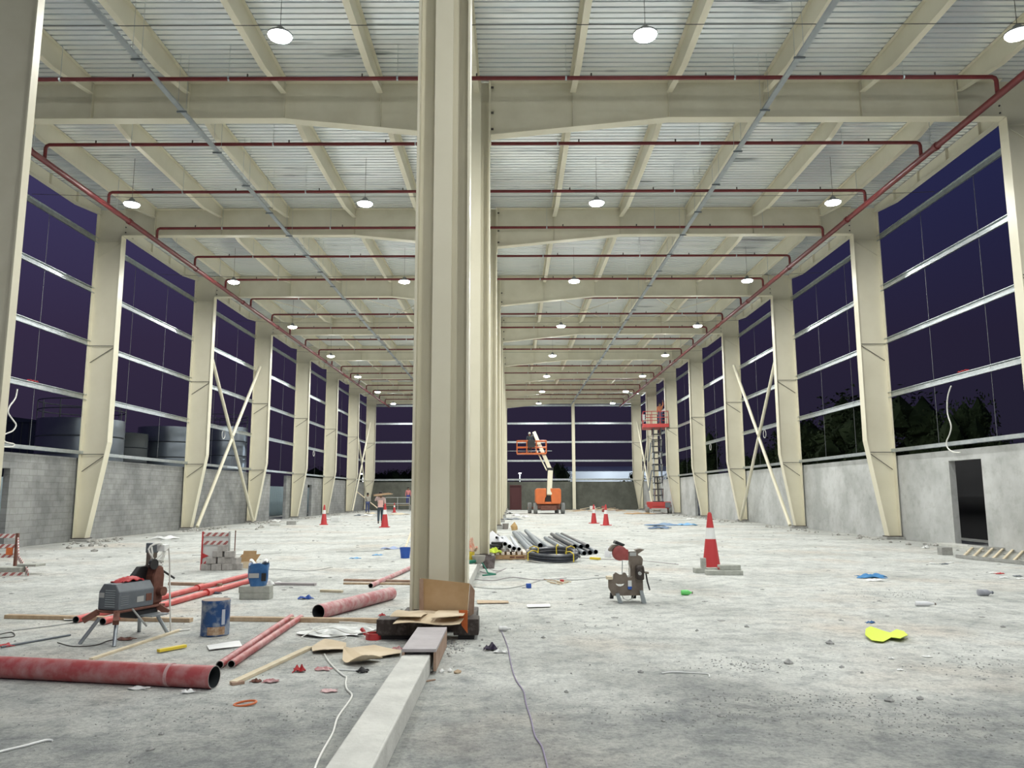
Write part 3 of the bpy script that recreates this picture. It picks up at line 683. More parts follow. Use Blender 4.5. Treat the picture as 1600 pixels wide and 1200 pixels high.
COVER = mat('orange_shirt', (.45, .16, .08), .8); TR_K = mat('blue_overalls', (.09, .11, .2), .8)
pw = G(594, 818)
walk = dict(hpl=(-.09, 0, .90), knl=(-.09, -.16, .52), anl=(-.09, -.02, .12), tol=(-.09, -.17, .05), hpr=(.09, 0, .9), knr=(.1, .02, .5), anr=(.1, .16, .1), tor=(.1, .06, .03), shr=(.2, 0, 1.44), elr=(.30, -.12, 1.28), wrr=(.22, -.2, 1.50), har=(.16, -.2, 1.56))
person('person walking in salmon vest and dark trousers, shouldering a plank bundle', (pw.x, pw.y, 0), PI + .15, SHIRT_P, TR_D, walk, vest=VEST)
bl = thing('plank_bundle', 'short brown plank bundle carried on the shoulder of the person in the salmon vest', 'planks', (pw.x, pw.y, 0), 0)
for k in range(3): MB().bar((-.30, -.45 + .01 * k, 1.55 + .035 * k), (.62 - .1 * k, .25, 1.66 + .03 * k), .12, .03).build('plank', (TIMB, CARD, TIMB_B)[k], bl)
ps = G(574, 801)
person('person with black hair, beige shirt and blue trousers standing near the left corner', (ps.x, ps.y, 0), .4 + PI, SHIRT_G, JEAN, {})
pl = Vector((SLIFT.x + .3, SLIFT.y - .05, 7.42))
person('person on the raised red scissor platform, one arm reaching up', (pl.x, pl.y, 7.42), .3, COVER, TR_K, dict(elr=(.30, -.02, 1.62), wrr=(.26, -.06, 1.86), har=(.25, -.07, 1.93)), helmet=HAIR)
pb = Vector((bp.x - 1.45, bp.y + 1.7, 5.17))
person('person in dark clothes working in the orange boom lift basket', (pb.x, pb.y, 5.17), .2, TR_D, TR_D, dict(), helmet=WHITE)
SCX = onY(622, 790, 78.5).x
t = thing('scaffold_bench', 'low tubular scaffold bench by the end wall, left of the centre column', 'scaffold', (SCX, 78.5, 0))
for z in (.1, .75, 1.35): MB().tube([(-1.2, -.4, z), (1.2, -.4, z)], .03, 6).build('rail', LGREY, t)
for x in (-1.2, 0, 1.2):
    for y in (-.4, .4): MB().cyl((x, y, 0), (x, y, .6 if y > 0 else 1.4), .03, seg=6).build('post', LGREY, t)
MB().lo((-1.25, -.35, .56), (1.25, .42, .6)).build('deck_board', TIMB, t)
person('person in pink top and blue trousers standing on the low scaffold bench', (SCX + 1.0, 78.5, .6), .2, mat('pink_shirt', (.55, .2, .2), .8), mat('royal_trousers', (.05, .06, .25), .8), {})

# ---- traffic cones
def cone(loc, label, h=.95):
    s = h / .95
    t = thing('traffic_cone', label, 'cone', loc, random.random() * 3)
    MB().lo((-.2 * s, -.2 * s, 0), (.2 * s, .2 * s, .035 * s)).build('base', RED, t, bevel=.01)
    def seg(name, z0, z1, m):
        R = lambda z: (.155 - .125 * z / .95) * s
        MB().lathe([(R(z0), z0 * s), (R(z1), z1 * s)], 18).build(name, m, t, smooth=True)
    seg('lower_body', .035, .52, RED); seg('reflective_collar', .52, .70, WHITE); seg('top', .70, .93, RED)
    MB().lathe([(.028 * s, .925 * s), (.02 * s, .95 * s)], 12).build('tip', RED, t)
    return t
b_ = G(1128, 893)
# blocks under the near right cone
def block(loc, rz, label, size=(.4, .2, .1), group=None, m=BLOCKM):
    q = MB(); q.box((0, 0, size[2] / 2), size); o = q.build('concrete_block', m, recentre=False, bevel=.008); o.location = loc; o.rotation_euler = (0, 0, rz); return tag(o, label, 'block', group)
c0 = G(1131, 899)
block((c0.x + .03, c0.y + .1, 0), -.05, 'long flat grey block in front of the lone cone, lowest of the pile', (.72, .2, .09))
block((c0.x + .16, c0.y + .18, .09), .04, 'grey block lying on the long flat block by the lone cone', (.42, .2, .1))
block((c0.x - .22, c0.y + .52, .0), .1, 'grey block behind the long flat block by the lone cone', (.5, .2, .1))
q = MB().lo((-.05, -.05, 0), (.05, .05, .2)); o = q.build('concrete_block', BLOCKM, bevel=.005); o.location = (c0.x - .28, c0.y + .5, .10); tag(o, 'upright grey block piece standing left of the lone cone', 'block')
cone((c0.x - .03, c0.y + .82, .0), 'tall red and white cone standing on blocks in the right aisle', 1.22)
tag(MB().rock((c0.x - .04, c0.y + .16, .125), .06, 3).build('cloth_scrap', DRED), 'dark red scrap wedged between the blocks under the lone cone', 'scrap')
for px, py, hh, lb in ((928, 818, 1.05, 'red and white cone right of the boom lift, left one of the pair'), (947, 821, 1.08, 'red and white cone right of the boom lift, right one of the pair'),
                       (506, 820, 1.08, 'red and white cone standing near the left wall columns'), (601, 824, 1.18, 'red and white cone in front of the walking person'), (616, 801, .9, 'small red and white cone near the end wall left of the centre column')):
    g = G(px, py); cone((g.x, g.y, 0), lb, hh)

# ================================================================== PIPES ON THE FLOOR
def floor_pipe(label, pa, pb, r, m, sleeve=None, zc=None, name='steel_pipe', cat='pipe', wall=.006, group=None):
    a = G(*pa); b2_ = G(*pb)
    a.z = b2_.z = (r if zc is None else zc)
    d = (b2_ - a).normalized(); mid = (a + b2_) / 2
    t = thing(name, label, cat, (mid.x, mid.y, 0), 0, group)
    A = a - Vector((mid.x, mid.y, 0)); B = b2_ - Vector((mid.x, mid.y, 0))
    MB().cyl(A, B, r, seg=28, caps=False).build('barrel', m, t, smooth=True, fix=False)
    MB().cyl(A, B, r - wall, seg=28, caps=False).build('bore', PIPEIN, t, smooth=True)
    for P_, s in ((A, 1), (B, -1)):
        q = MB(); n = 28; x = d.orthogonal().normalized(); y = d.cross(x)
        vs = []
        for rr in (r, r - wall):
            for k in range(n): vs.append(P_ + (x * math.cos(2 * PI * k / n) + y * math.sin(2 * PI * k / n)) * rr - d * s * .0005)
        q.add(vs, [(k, (k + 1) % n, n + (k + 1) % n, n + k) for k in range(n)]); q.build('cut_rim', PIPERIM, t)
    return t, A, B, d
t, A, B, d = floor_pipe('thick dusty red pipe lying across the front left floor', (-60, 1056), (334, 1076), .092, REDP2)
MB().cyl(B - d * .42, B - d * .39, .096, seg=28).build('groove_band', REDP4, t, smooth=True)
floor_pipe('thick pinkish red pipe pointing at the nearest centre column', (497, 968), (611, 937), .095, REDP4)
floor_pipe('slim red pipe of the diagonal pair, left one', (343, 1045), (455, 968), .036, REDP2)
floor_pipe('slim red pipe of the diagonal pair, right one', (361, 1044), (470, 969), .036, REDP2)
floor_pipe('thin pale red pipe running behind the nearest centre column', (579, 919), (655, 884), .042, REDP4)
t, A, B, d = floor_pipe('long bright red pipe behind the threading machine, rear one', (118, 974), (385, 903), .045, REDP3)
MB().cyl((A + B) / 2 + d * .6, (A + B) / 2 + d * .8, .06, seg=18).build('coupling', REDP3, t, smooth=True)
t, A, B, d = floor_pipe('long bright red pipe behind the threading machine, front one', (160, 977), (392, 911), .045, REDP3)
MB().cyl((A + B) / 2 + d * .5, (A + B) / 2 + d * .62, .066, seg=18).build('coupling', REDP3, t, smooth=True)
tag(MB().cyl(G(2, 1011, .012), G(110, 992, .012), .012, seg=8).build('steel_rod', DGREY), 'thin dark rod on the floor by the left edge', 'rod')
# ---- timbers
def timber(label, pa, pb, w, h, m, z=0, name='timber_plank', cat='plank'):
    a = G(*pa); b2_ = G(*pb); a.z = b2_.z = z + h / 2
    return tag(MB().bar(a, b2_, w, h).build(name, m, bevel=.004), label, cat)
timber('long rough timber on the floor passing under the threading machine', (10, 966), (299, 972), .09, .05, TIMB)
timber('long rough timber between the blue drum and the centre column', (348, 970), (642, 974), .09, .055, TIMB)
timber('reddish brown plank lying behind the long red pipes', (265, 914), (345, 916), .1, .05, TIMB_B)
timber('dusty plank lying right of the blue paint bag', (421, 914), (493, 915), .1, .045, GREYP)
timber('yellowish timber offcut on the left aisle floor', (501, 925), (535, 926), .07, .04, TIMB_P)
timber('brown plank just left of the nearest centre column, rear one', (538, 908), (650, 910), .09, .04, TIMB_B)
timber('brown plank just left of the nearest centre column, front one', (537, 913), (650, 914), .06, .035, TIMB)
timber('pale batten lying in front of the threading machine legs', (142, 1032), (281, 986), .045, .025, TIMB_P)
timber('pale batten lying right of the slim red pipe pair', (364, 1070), (484, 1014), .07, .03, TIMB_P)
timber('brown batten stub at the near end of the pale batten', (361, 1071), (381, 1068), .05, .025, TIMB_B)
timber('thin bent brown strip on the gravel by the concrete kerb', (612, 1075), (680, 1063), .02, .012, TIMB_B)

# ================================================================== CONCRETE KERB AND COLUMN BASE
b = MB(); b.lo((-1.0, 1.2, 0), (-.745, 8.2, .17)); o = struct(b.build('trim_3', CONC, bevel=.012)); 
b = MB(); b.lo((-1.1, 10.35, 0), (-.72, 17.9, .19)); struct(b.build('trim_4', CONC, bevel=.012))
for k in range(1, 7):
    struct(MB().lo((-1.1, FY[k] + .5, 0), (-.72, FY[k + 1] - .5, .05)).build(f'trim_{k + 4}', CONC_D))
t = thing('plank_cover', 'grey plank channel capping the kerb in front of the nearest centre column', 'plank', (-.845, 7.45, 0))
MB().lo((-.155, -.25, .195), (.155, .9, .225)).build('top_board', GREYP, t, bevel=.004)
for x in (-.143, .143): MB().lo((x - .012, -.25, .03), (x + .012, .9, .195)).build('side_board', TIMB_B, t)
for nm, x0_, x1_, lb in (('l', -1.52, -1.06, 'dark steel shim block at the column foot, left of the grey plank'), ('r', -.66, -.38, 'dark steel shim block at the column foot, right of the grey plank')):
    t = thing('steel_block', lb, 'block', ((x0_ + x1_) / 2, 9.0, 0))
    w_ = (x1_ - x0_) / 2
    MB().lo((-w_, -.14, .05), (w_, .14, .225)).build('body', STEEL_DK, t, bevel=.01)
    MB().lo((-w_ + .05, -.1, 0), (w_ - .05, .1, .05)).build('foot', BLACK, t)
    for k in range(3): MB().lo((-w_ + .06 + k * w_ * .6, -.15, .07), (-w_ + .09 + k * w_ * .6, -.14, .21)).build('rib', STEEL_DK, t)
# opened cardboard box on the column foot
t = thing('cardboard_box', 'flattened brown cardboard box propped against the foot of the nearest centre column', 'box', (-.83, 8.95, .235))
MB().sheet(lambda u, v: (-.42 + .62 * u, .22 + .02 * math.sin(u * 9) * v, .02 + .46 * v), 10, 4, .0).build('x', CARD) if False else None
q = MB(); q.prism([(-.22, -.02), (.30, -.06), (.33, .34), (-.24, .40)], 'XZ', .26, .268); q.build('back_panel', CARD, t)
q = MB(); q.prism([(.305, -.05), (.38, .0), (.39, .26), (.335, .34)], 'XZ', .255, .264); q.build('side_flap', TIMB_B, t)
MB().prism([(-.25, .0), (-.20, .0), (-.21, .39), (-.255, .40)], 'XZ', .225, .235).build('side_flap', TIMB_B, t)
q = MB(); q.sheet(lambda u, v: (-.46 + .72 * u + .06 * v, -.40 + .62 * v, -.005 + .035 * v + .015 * math.sin(u * 6)), 8, 5, .006); q.build('bottom_panel', CARD_P, t)
q = MB(); q.sheet(lambda u, v: (-.52 + .36 * u + .03 * v, -.22 + .46 * v - .16 * u, .045 + .02 * math.sin(v * 3 + u)), 4, 4, .006); q.build('bottom_flap', CARD_P, t)
q = MB(); q.sheet(lambda u, v: (-.05 + .34 * u + .03 * v, -.38 + .54 * v + .08 * u, .05 + .015 * math.sin(v * 3 + u)), 4, 4, .006); q.build('bottom_flap', CARD_P, t)
tag(MB().sheet(lambda u, v: (-.60 + .10 * u, 8.83 + .03 * v - .02 * u, .33 - .12 * u * v - .13 * v), 3, 3, .006).build('cloth_rag', ORANGE), 'orange rag hanging under the cardboard at the column foot', 'rag')

# ================================================================== THREADING MACHINE
m0 = G(205, 1004)
S = m0.y / 8.6
t = thing('threading_machine', 'grey louvred pipe threading machine on a four legged stand', 'machine', (G(187, 999).x + .06, G(187, 999).y, 0), math.radians(70)); t.scale = (.88, .88, .88)
zt = .40
body = [(-.17, zt), (.17, zt), (.17, zt + .22), (.10, zt + .32), (-.10, zt + .32), (-.17, zt + .22)]
MB().prism(body, 'YZ', -.30, .26).build('motor_housing', DGREY, t, bevel=.012)
for k in range(8): MB().lo((-.308, -.11, zt + .04 + k * .028), (-.300, .05, zt + .052 + k * .028)).build('louvre', GALV_D, t)
MB().lo((-.306, .07, zt + .15), (-.30, .15, zt + .21)).build('rating_plate', LGREY, t)
for k in range(5): MB().lo((-.27, -.174, zt + .06 + k * .025), (-.15, -.169, zt + .066 + k * .025)).build('louvre', GALV_D, t)
MB().lo((-.02, -.176, zt + .07), (.09, -.17, zt + .14)).build('side_label', LGREY, t)
MB().lo((.13, -.176, zt + .07), (.22, -.17, zt + .16)).build('side_label', RUST, t)
MB().lo((-.34, -.19, zt - .03), (.45, .19, zt)).build('base_tray', RUST, t, bevel=.01)
MB().lo((.0, -.16, zt - .14), (.36, .14, zt - .03)).build('oil_pan', BLACK, t, bevel=.02)
MB().lo((.06, -.36, zt - .12), (.34, -.16, zt - .1)).build('chip_tray', GALV_D, t)
MB().prism([(.30, zt), (.47, zt), (.49, zt + .36), (.46, zt + .48), (.35, zt + .51), (.30, zt + .36)], 'XZ', -.12, .12).build('head_casting', RUST, t, bevel=.03)
MB().cyl((.40, -.12, zt + .16), (.40, -.2, zt + .16), .06, seg=18).build('chuck', RUST, t, smooth=True)
MB().prism([(.02, zt + .30), (.30, zt + .30), (.34, zt + .49), (.20, zt + .49)], 'XZ', .02, .1).build('hood', BLACK, t, bevel=.01)
MB().lo((.31, -.05, zt + .46), (.41, .06, zt + .74)).build('switch_column', BROWN, t, bevel=.02)
MB().lo((.305, -.055, zt + .66), (.415, .065, zt + .79)).build('switch_box', DGREY, t, bevel=.01)
MB().cyl((.27, -.1, zt + .52), (.27, -.14, zt + .52), .07, seg=16).build('hand_wheel', BLACK, t, smooth=True)
MB().cyl((.50, -.05, zt + .42), (.66, -.12, zt + .30), .014, seg=8).build('lever', BLACK, t, smooth=True)
MB().cyl((-.1, -.19, zt + .0), (.1, -.24, zt - .24), .012, seg=8).build('brace_rod', LGREY, t)
for (x, y, fx, fy) in ((-.30, -.15, -.42, -.27), (-.30, .15, -.44, .27), (.36, -.14, .46, -.26), (.36, .14, .48, .26)):
    MB().cyl((fx, fy, 0), (x * .95, y * .95, zt - .10), .024, seg=10).build('leg', GALV_D, t, smooth=True)
    MB().bar((fx * .9 + x * .1, fy * .9 + y * .1, .2 + zt * .2), (x, y, zt - .02), .07, .07).build('leg_socket', RUST, t)
M = t.matrix_basis if hasattr(t, 'matrix_basis') else None
TM = Matrix.Translation(t.location) @ Matrix.Rotation(math.radians(70), 4, 'Z') @ Matrix.Scale(.88, 4)
def tml(p): return TM @ Vector(p)
tag(MB().sheet(lambda u, v: tml((-.18 + .34 * u + .04 * math.sin(v * 5), -.09 + .17 * v, zt + .332 + .05 * math.sin(u * PI) * (0.4 + .6 * math.sin(v * PI)) + .012 * math.sin(u * 17 + v * 9))), 12, 8, .008).build('work_gloves', RED, smooth=True), 'crumpled red work gloves on top of the threading machine', 'gloves')
pts = []
for k in range(60):
    a = k * .42; pts.append(tml((.34 + .12 * math.sin(a) + .02 * math.sin(k * .7), -.10 - .02 * math.sin(k * 1.3), zt + .60 - .11 * math.cos(a * .5) + .08 * math.cos(a))))
pts += [tml((.52, -.12, zt + .72)), tml((.56, -.12, zt + .5)), tml((.55, -.15, zt + .2)), tml((.56, -.2, .02)), tml((.8, -.3, .012))]
tag(MB().tube(pts, .011, 6).build('power_cable', WHITEB, smooth=True), 'white power cable looped over the post of the threading machine', 'cable')
tag(MB().lo(tuple(tml((.42, -.06, zt + .70)) - Vector((.04, .03, .02))), tuple(tml((.5, -.06, zt + .73)) + Vector((.05, .03, .03)))).build('power_socket', WHITE, bevel=.006), 'white trailing socket hung beside the threading machine post', 'socket')

# ================================================================== CUT-OFF MACHINE (right of the columns)
g = G(981, 944); k_ = (g.y * math.cos(PITCH) + 0) / 1200 / 8.571
k_ = .00107
def cp(lst): return [((x - 550) * k_, (1075 - y) * k_) for x, y in lst]
t = thing('roll_groover', 'brown cast pipe cutting machine with a red round guard, in the right aisle', 'machine', (g.x + .03, g.y + .15, 0), .04)
MB().prism(cp([(275, 760), (345, 740), (345, 690), (380, 660), (410, 675), (430, 690), (470, 690), (490, 662), (515, 665), (530, 690), (545, 725), (590, 730), (612, 715), (612, 590), (590, 520), (555, 490), (545, 375), (690, 372), (700, 425), (740, 440), (765, 480), (755, 560), (760, 975), (330, 975), (275, 870)]), 'XZ', -.03, .02).build('side_plate', BROWN, t)
cutter = MB().prism(cp([(372, 808), (400, 818), (450, 820), (505, 808), (485, 838), (450, 853), (415, 850), (388, 832)]), 'XZ', -.1, .1).build('cutter', BROWN, None, recentre=False)
sp_o = [o for o in kids(t) if o.name.startswith('side_plate')][0]
bo_ = sp_o.modifiers.new('hole', 'BOOLEAN'); bo_.object = cutter; bo_.operation = 'DIFFERENCE'; bo_.solver = 'EXACT'; cutter.location = t.location; cutter.rotation_euler = t.rotation_euler
bpy.context.view_layer.update(); me_ = bpy.data.meshes.new_from_object(sp_o.evaluated_get(bpy.context.evaluated_depsgraph_get())); sp_o.modifiers.clear(); sp_o.data = me_; bpy.data.objects.remove(cutter)
MB().prism(cp([(600, 480), (755, 480), (760, 975), (380, 975), (380, 900), (600, 900)]), 'XZ', .02, .22).build('gear_case', BROWN, t, bevel=.02)
for z_, nm in ((-.05, 'guard'),):
    c = cp([(440, 395)])[0]
    MB().lathe([(.02, -.045), (.085, -.04), (.11, -.02), (.112, .05)], 26, Matrix.Translation((c[0], -.03, c[1])) @ Matrix.Rotation(PI / 2, 4, 'X') @ Matrix.Scale(-1, 4, (0, 0, 1))).build('round_guard', DRED, t, smooth=True)
c = cp([(520, 430)])[0]; MB().prism(cp([(480, 320), (560, 350), (555, 495), (480, 490)]), 'XZ', -.06, -.02).build('guard_arm', DRED, t, bevel=.01)
MB().prism(cp([(365, 265), (390, 220), (520, 275), (495, 305)]), 'XZ', -.05, .14).build('motor', BLACK, t, bevel=.015)
MB().prism(cp([(290, 340), (345, 280), (430, 285), (345, 340), (330, 375), (290, 370)]), 'XZ', -.03, .08).build('motor_mount', BROWN, t, bevel=.01)
MB().prism(cp([(650, 355), (720, 335), (798, 348), (700, 410), (690, 375)]), 'XZ', -.02, .1).build('handle_bracket', BROWN, t, bevel=.01)
MB().prism(cp([(580, 385), (672, 385), (672, 435), (580, 435)]), 'XZ', -.036, -.03).build('rating_plate', LGREY, t)
MB().prism(cp([(650, 560), (760, 560), (770, 640), (760, 760), (655, 750)]), 'XZ', -.12, -.03).build('pump_unit', STEEL_DK, t, bevel=.02)
c = cp([(695, 665)])[0]; MB().cyl((c[0], -.12, c[1]), (c[0], -.16, c[1]), .025, seg=12).build('valve_knob', LGREY, t, smooth=True)
q = MB(); a = cp([(790, 660), (805, 780), (835, 895)]); q.tube([(a[0][0], -.08, a[0][1]), (a[1][0], -.1, a[1][1]), (a[2][0], -.1, a[2][1])], .012, 8); q.build('lever', BLACK, t, smooth=True)
a = cp([(755, 650), (830, 665)]); MB().cyl((a[0][0], -.08, a[0][1]), (a[1][0], -.08, a[1][1]), .016, seg=8).build('lever_pivot', BROWN, t)
for lst, yy, m in (([(330, 960), (375, 960), (370, 1040), (322, 1040)], .2, BLACK), ([(640, 960), (700, 960), (690, 1040), (632, 1040)], .2, BLACK), ([(360, 940), (405, 930), (455, 1065), (400, 1068)], -.08, GALV_D), ([(695, 900), (740, 900), (785, 1072), (725, 1075)], -.08, GALV_D)):
    MB().prism(cp(lst), 'XZ', yy - .03, yy + .03).build('leg', m, t)
MB().prism(cp([(255, 715), (330, 715), (330, 755), (255, 755)]), 'XZ', -.05, .1).build('end_tab', TIMB_P, t)
MB().prism(cp([(545, 770), (595, 770), (595, 850), (545, 850)]), 'XZ', -.045, -.031).build('warning_label', WHITE, t)
MB().prism(cp([(540, 850), (600, 850), (590, 890), (545, 890)]), 'XZ', -.045, -.031).build('label_strip', BLUE, t)
a = cp([(480, 500), (470, 690)]); MB().cyl((a[0][0], 0, a[0][1]), (a[1][0], 0, a[1][1]), .006, seg=6).build('rod', GALV, t)
a = cp([(560, 530), (580, 620), (575, 720)]); MB().tube([(x, 0, z) for x, z in a], .008, 6).build('hose', WHITEB, t)
# cable hanging loop
a = cp([(470, 985), (500, 1030), (560, 1050), (620, 1020), (640, 985)]); MB().tube([(x, .05, z) for x, z in a], .006, 6).build('cable_loop', WHITEB, t)
# ================================================================== SITE CLUTTER
def place_tube(name, pix, r, m, label, cat, z=None, seg=6, smooth=True, sub=6):
    pts = [G(x, y, r if z is None else z) for x, y in pix]; out = []
    for i in range(len(pts) - 1):          # Catmull-Rom smoothing
        p0, p1, p2, p3 = pts[max(i - 1, 0)], pts[i], pts[i + 1], pts[min(i + 2, len(pts) - 1)]
        for k in range(sub):
            u = k / sub; out.append(.5 * ((2 * p1) + (p2 - p0) * u + (2 * p0 - 5 * p1 + 4 * p2 - p3) * u * u + (3 * p1 - p0 - 3 * p2 + p3) * u ** 3))
    out.append(pts[-1]); return tag(MB().tube(out, r, seg).build(name, m, smooth=smooth), label, cat)
def flat_poly(name, pix, m, label, cat, z=.006, th=.005, bend=.0, seed=0, n=6):
    """thin sheet lying on the ground with its own outline, slightly curled"""
    P = [G(x, y, z) for x, y in pix]; c = sum(P, Vector()) / len(P); R = random.Random(seed); q = MB(); rings = 4; ph = R.random() * 6
    dense = []
    for i in range(len(P)):
        for k in range(n): dense.append(P[i].lerp(P[(i + 1) % len(P)], k / n))
    N = len(dense); vs = []; 
    for ri in range(rings + 1):
        f = ri / rings
        for j, p in enumerate(dense):
            w_ = c.lerp(p, f); vs.append((w_.x, w_.y, z + th + bend * (f ** 2) * (.5 + .5 * math.sin(j * 6.28 * 2 / N + ph)) ))
    base = len(vs); vs2 = [(x, y, zz - th) for x, y, zz in vs]; fs = []
    for ri in range(rings):
        for j in range(N):
            a_ = ri * N + j; b_ = ri * N + (j + 1) % N; fs.append((a_, b_, b_ + N, a_ + N)); fs.append((base + a_ + N, base + b_ + N, base + b_, base + a_))
    for j in range(N):
        a_ = rings * N + j; b_ = rings * N + (j + 1) % N; fs.append((a_, b_, base + b_, base + a_))
    q.add(vs + vs2, fs); return tag(q.build(name, m, smooth=True), label, cat)
def crumple(name, px, py, w, d, h, m, label, cat, rz=0, seed=1, nu=18, nv=12):
    g = G(px, py); R = random.Random(seed); a1, a2, a3 = R.random() * 6, R.random() * 6, R.random() * 6
    def f(u, v):
        x, y = (u - .5) * w, (v - .5) * d; e = (1 - (2 * u - 1) ** 4) * (1 - (2 * v - 1) ** 4)
        wob = .12 * w * math.sin(v * 7 + a1) ; wob2 = .12 * d * math.sin(u * 8 + a2)
        z = h * (.45 + .3 * math.sin(u * 9 + v * 5 + a3) + .25 * math.sin(v * 11 - u * 6 + a1)) * (.35 + .65 * e) + .008
        X, Y = x + wob * (1 - .5 * e), y + wob2
        return (g.x + X * math.cos(rz) - Y * math.sin(rz), g.y + X * math.sin(rz) + Y * math.cos(rz), max(.007, z))
    return tag(MB().sheet(f, nu, nv, .005).build(name, m, smooth=True), label, cat)

# ---- blue drum
g = G(327, 996); DRUM = mat('blue_drum_paint', (.012, .07, .22), .4, var=(.34, .38, .42), scale=6, lo=.46, hi=.66)
t = thing('paint_drum', 'scuffed blue metal drum standing on the left floor', 'drum', (g.x, g.y + .16, 0), .3)
MB().lathe([(.150, 0), (.160, .01), (.158, .02), (.157, .37), (.162, .38), (.160, .395), (.158, .398)], 32, close=False).build('shell', DRUM, t, smooth=True)
MB().lathe([(.002, .388), (.15, .388), (.153, .402), (.157, .40)], 32).build('lid', mat('dusty_lid', (.34, .25, .20), .8), t, smooth=True)
q = MB(); n = 9; vs = []
for k in range(n + 1):
    a_ = math.radians(-118 + k * 8) ; vs += [(.161 * math.cos(a_), .161 * math.sin(a_), .02), (.161 * math.cos(a_), .161 * math.sin(a_), .11)]
q.add(vs, [(2 * k, 2 * k + 2, 2 * k + 3, 2 * k + 1) for k in range(n)]); q.build('brown_label', mat('old_label', (.32, .18, .09), .7, var=(.55, .42, .3), scale=20), t)
q = MB(); vs = []
for k in range(4):
    a_ = math.radians(-62 + k * 5); vs += [(.1605 * math.cos(a_), .1605 * math.sin(a_), .13), (.1605 * math.cos(a_), .1605 * math.sin(a_), .30)]
q.add(vs, [(2 * k, 2 * k + 2, 2 * k + 3, 2 * k + 1) for k in range(3)]); q.build('paint_drip', mat('white_drip', (.5, .55, .62), .6), t)

# ---- blue bag on two blocks
g = G(397, 937)
block((g.x, g.y + .1, 0), 0, 'lower of two grey blocks under the blue bag', (.47, .2, .10))
block((g.x - .01, g.y + .1, .10), .02, 'upper of two grey blocks under the blue bag', (.48, .2, .10))
BAGM = mat('blue_bag', (.02, .10, .27), .35, var=(.05, .17, .40), scale=8)
t = thing('paint_bag', 'blue printed plastic bag with a torn white top on two grey blocks', 'bag', (g.x + .02, g.y + .1, .20), .1)
def bagf(u, v):
    a_ = u * 2 * PI; rx = .155 * (1 - .25 * (1 - v) ** 3) * (1 + .05 * math.sin(a_ * 5 + v * 6)); ry = .10 * (1 + .08 * math.sin(a_ * 3 + 2))
    c_ = math.cos(a_); s_ = math.sin(a_); return (rx * math.copysign(abs(c_) ** .7, c_), ry * math.copysign(abs(s_) ** .7, s_), .33 * v + .02 * math.sin(a_ * 3) * v)
q = MB(); nu, nv = 32, 8; vs = [bagf(i / nu, j / nv) for j in range(nv + 1) for i in range(nu)]
fs = [(j * nu + i, j * nu + (i + 1) % nu, (j + 1) * nu + (i + 1) % nu, (j + 1) * nu + i) for j in range(nv) for i in range(nu)]; fs.append(tuple(reversed(range(nu)))); fs.append(tuple(nv * nu + i for i in range(nu)))
q.add(vs, fs); q.build('sack', BAGM, t, smooth=True)
q = MB(); q.sheet(lambda u, v: (-.13 + .28 * u, -.09 + .16 * v, .34 + .05 * math.sin(u * 8 + 1) + .03 * math.sin(v * 5)), 12, 6, .01); q.build('white_liner', WHITE, t, smooth=True)
MB().lo((-.12, -.118, .13), (.03, -.112, .20)).build('printed_label', LGREY, t)
MB().lo((.07, -.12, .08), (.14, -.112, .2)).build('dark_print', BLACK, t)
crumple('white_rag', 425, 914, .28, .2, .09, WHITE, 'white crumpled rag beside the blue bag', 'rag', seed=4)

# ---- small cardboard box behind the bag
g = G(386, 887)
t = thing('cardboard_box', 'open brown cardboard box with flaps up behind the blue bag', 'box', (g.x - .08, g.y, 0), .1)
for (a0, a1) in (((-.26, -.15, 0), (.26, -.14, .12)), ((-.26, .14, 0), (.26, .15, .12)), ((-.26, -.14, 0), (-.25, .14, .12)), ((.25, -.14, 0), (.26, .14, .12))): MB().lo(a0, a1).build('side', CARD_P, t)
MB().prism([(-.24, .08), (.20, .08), (.33, .28), (-.08, .28)], 'XZ', .15, .158).build('flap', CARD, t)
MB().prism([(-.06, .28), (.23, .28), (.24, .36), (-.05, .36)], 'XZ', .16, .168).build('flap', CARD, t)

# ---- safety barriers
t = thing('safety_barrier', 'red and white striped barrier rails near the left doorway', 'barrier', (-11.25, 17.8, 0))
for k, z in enumerate((.70, .47, .26)): MB().lo((-1.5, -.02, z - .045), (0, .02, z + .045)).build('striped_rail', TAPE, t)
for x in (-.02, -1.0): MB().lo((x - .025, -.03, 0), (x + .025, .03, .76)).build('post', RUST, t)
MB().lo((-.22, -.05, .28), (-.08, -.02, .44)).build('orange_light', ORANGE, t)
MB().bar((.03, -.05, .60), (.55, -.8, .28), .02, .14).build('tape_band', TAPE, t); MB().bar((.55, -.8, .28), (1.5, -1.95, .06), .02, .10).build('tape_band', TAPE, t)
MB().bar((-.9, -2.15, .05), (1.45, -2.0, .05), .03, .06).build('tape_band', TAPE, t); MB().bar((-.9, -2.1, .16), (-.3, -2.1, .2), .02, .12).build('tape_band', TAPE, t)
block((-10.35, 16.15, 0), .05, 'wide grey block inside the striped tape of the left barrier', (.62, .3, .16))
block((-9.98, 16.3, .16), -.1, 'thin grey slab on top of the wide block by the left barrier', (.42, .3, .05))
BARW = mat('barrier_board', (.66, .66, .65), .6)
t = thing('safety_barrier', 'pale barrier panel with red stripes behind a heap of broken blocks', 'barrier', (-6.42, 17.05, 0))
q = MB(); q.lo((-.34, 0, .05), (.26, .02, .8)); q.build('panel', BARW, t)
for z in (.76, .58): MB().lo((-.33, -.012, z - .04), (.25, -.002, z + .04)).build('striped_band', TAPE, t)
for x in (-.33, .25): MB().lo((x - .015, -.02, 0), (x + .015, .03, .82)).build('edge_post', RED if x < 0 else LGREY, t)
MB().prism([(-.32, .36), (-.18, .30), (-.32, .24)], 'XZ', -.012, -.001).build('red_arrow', RED, t)
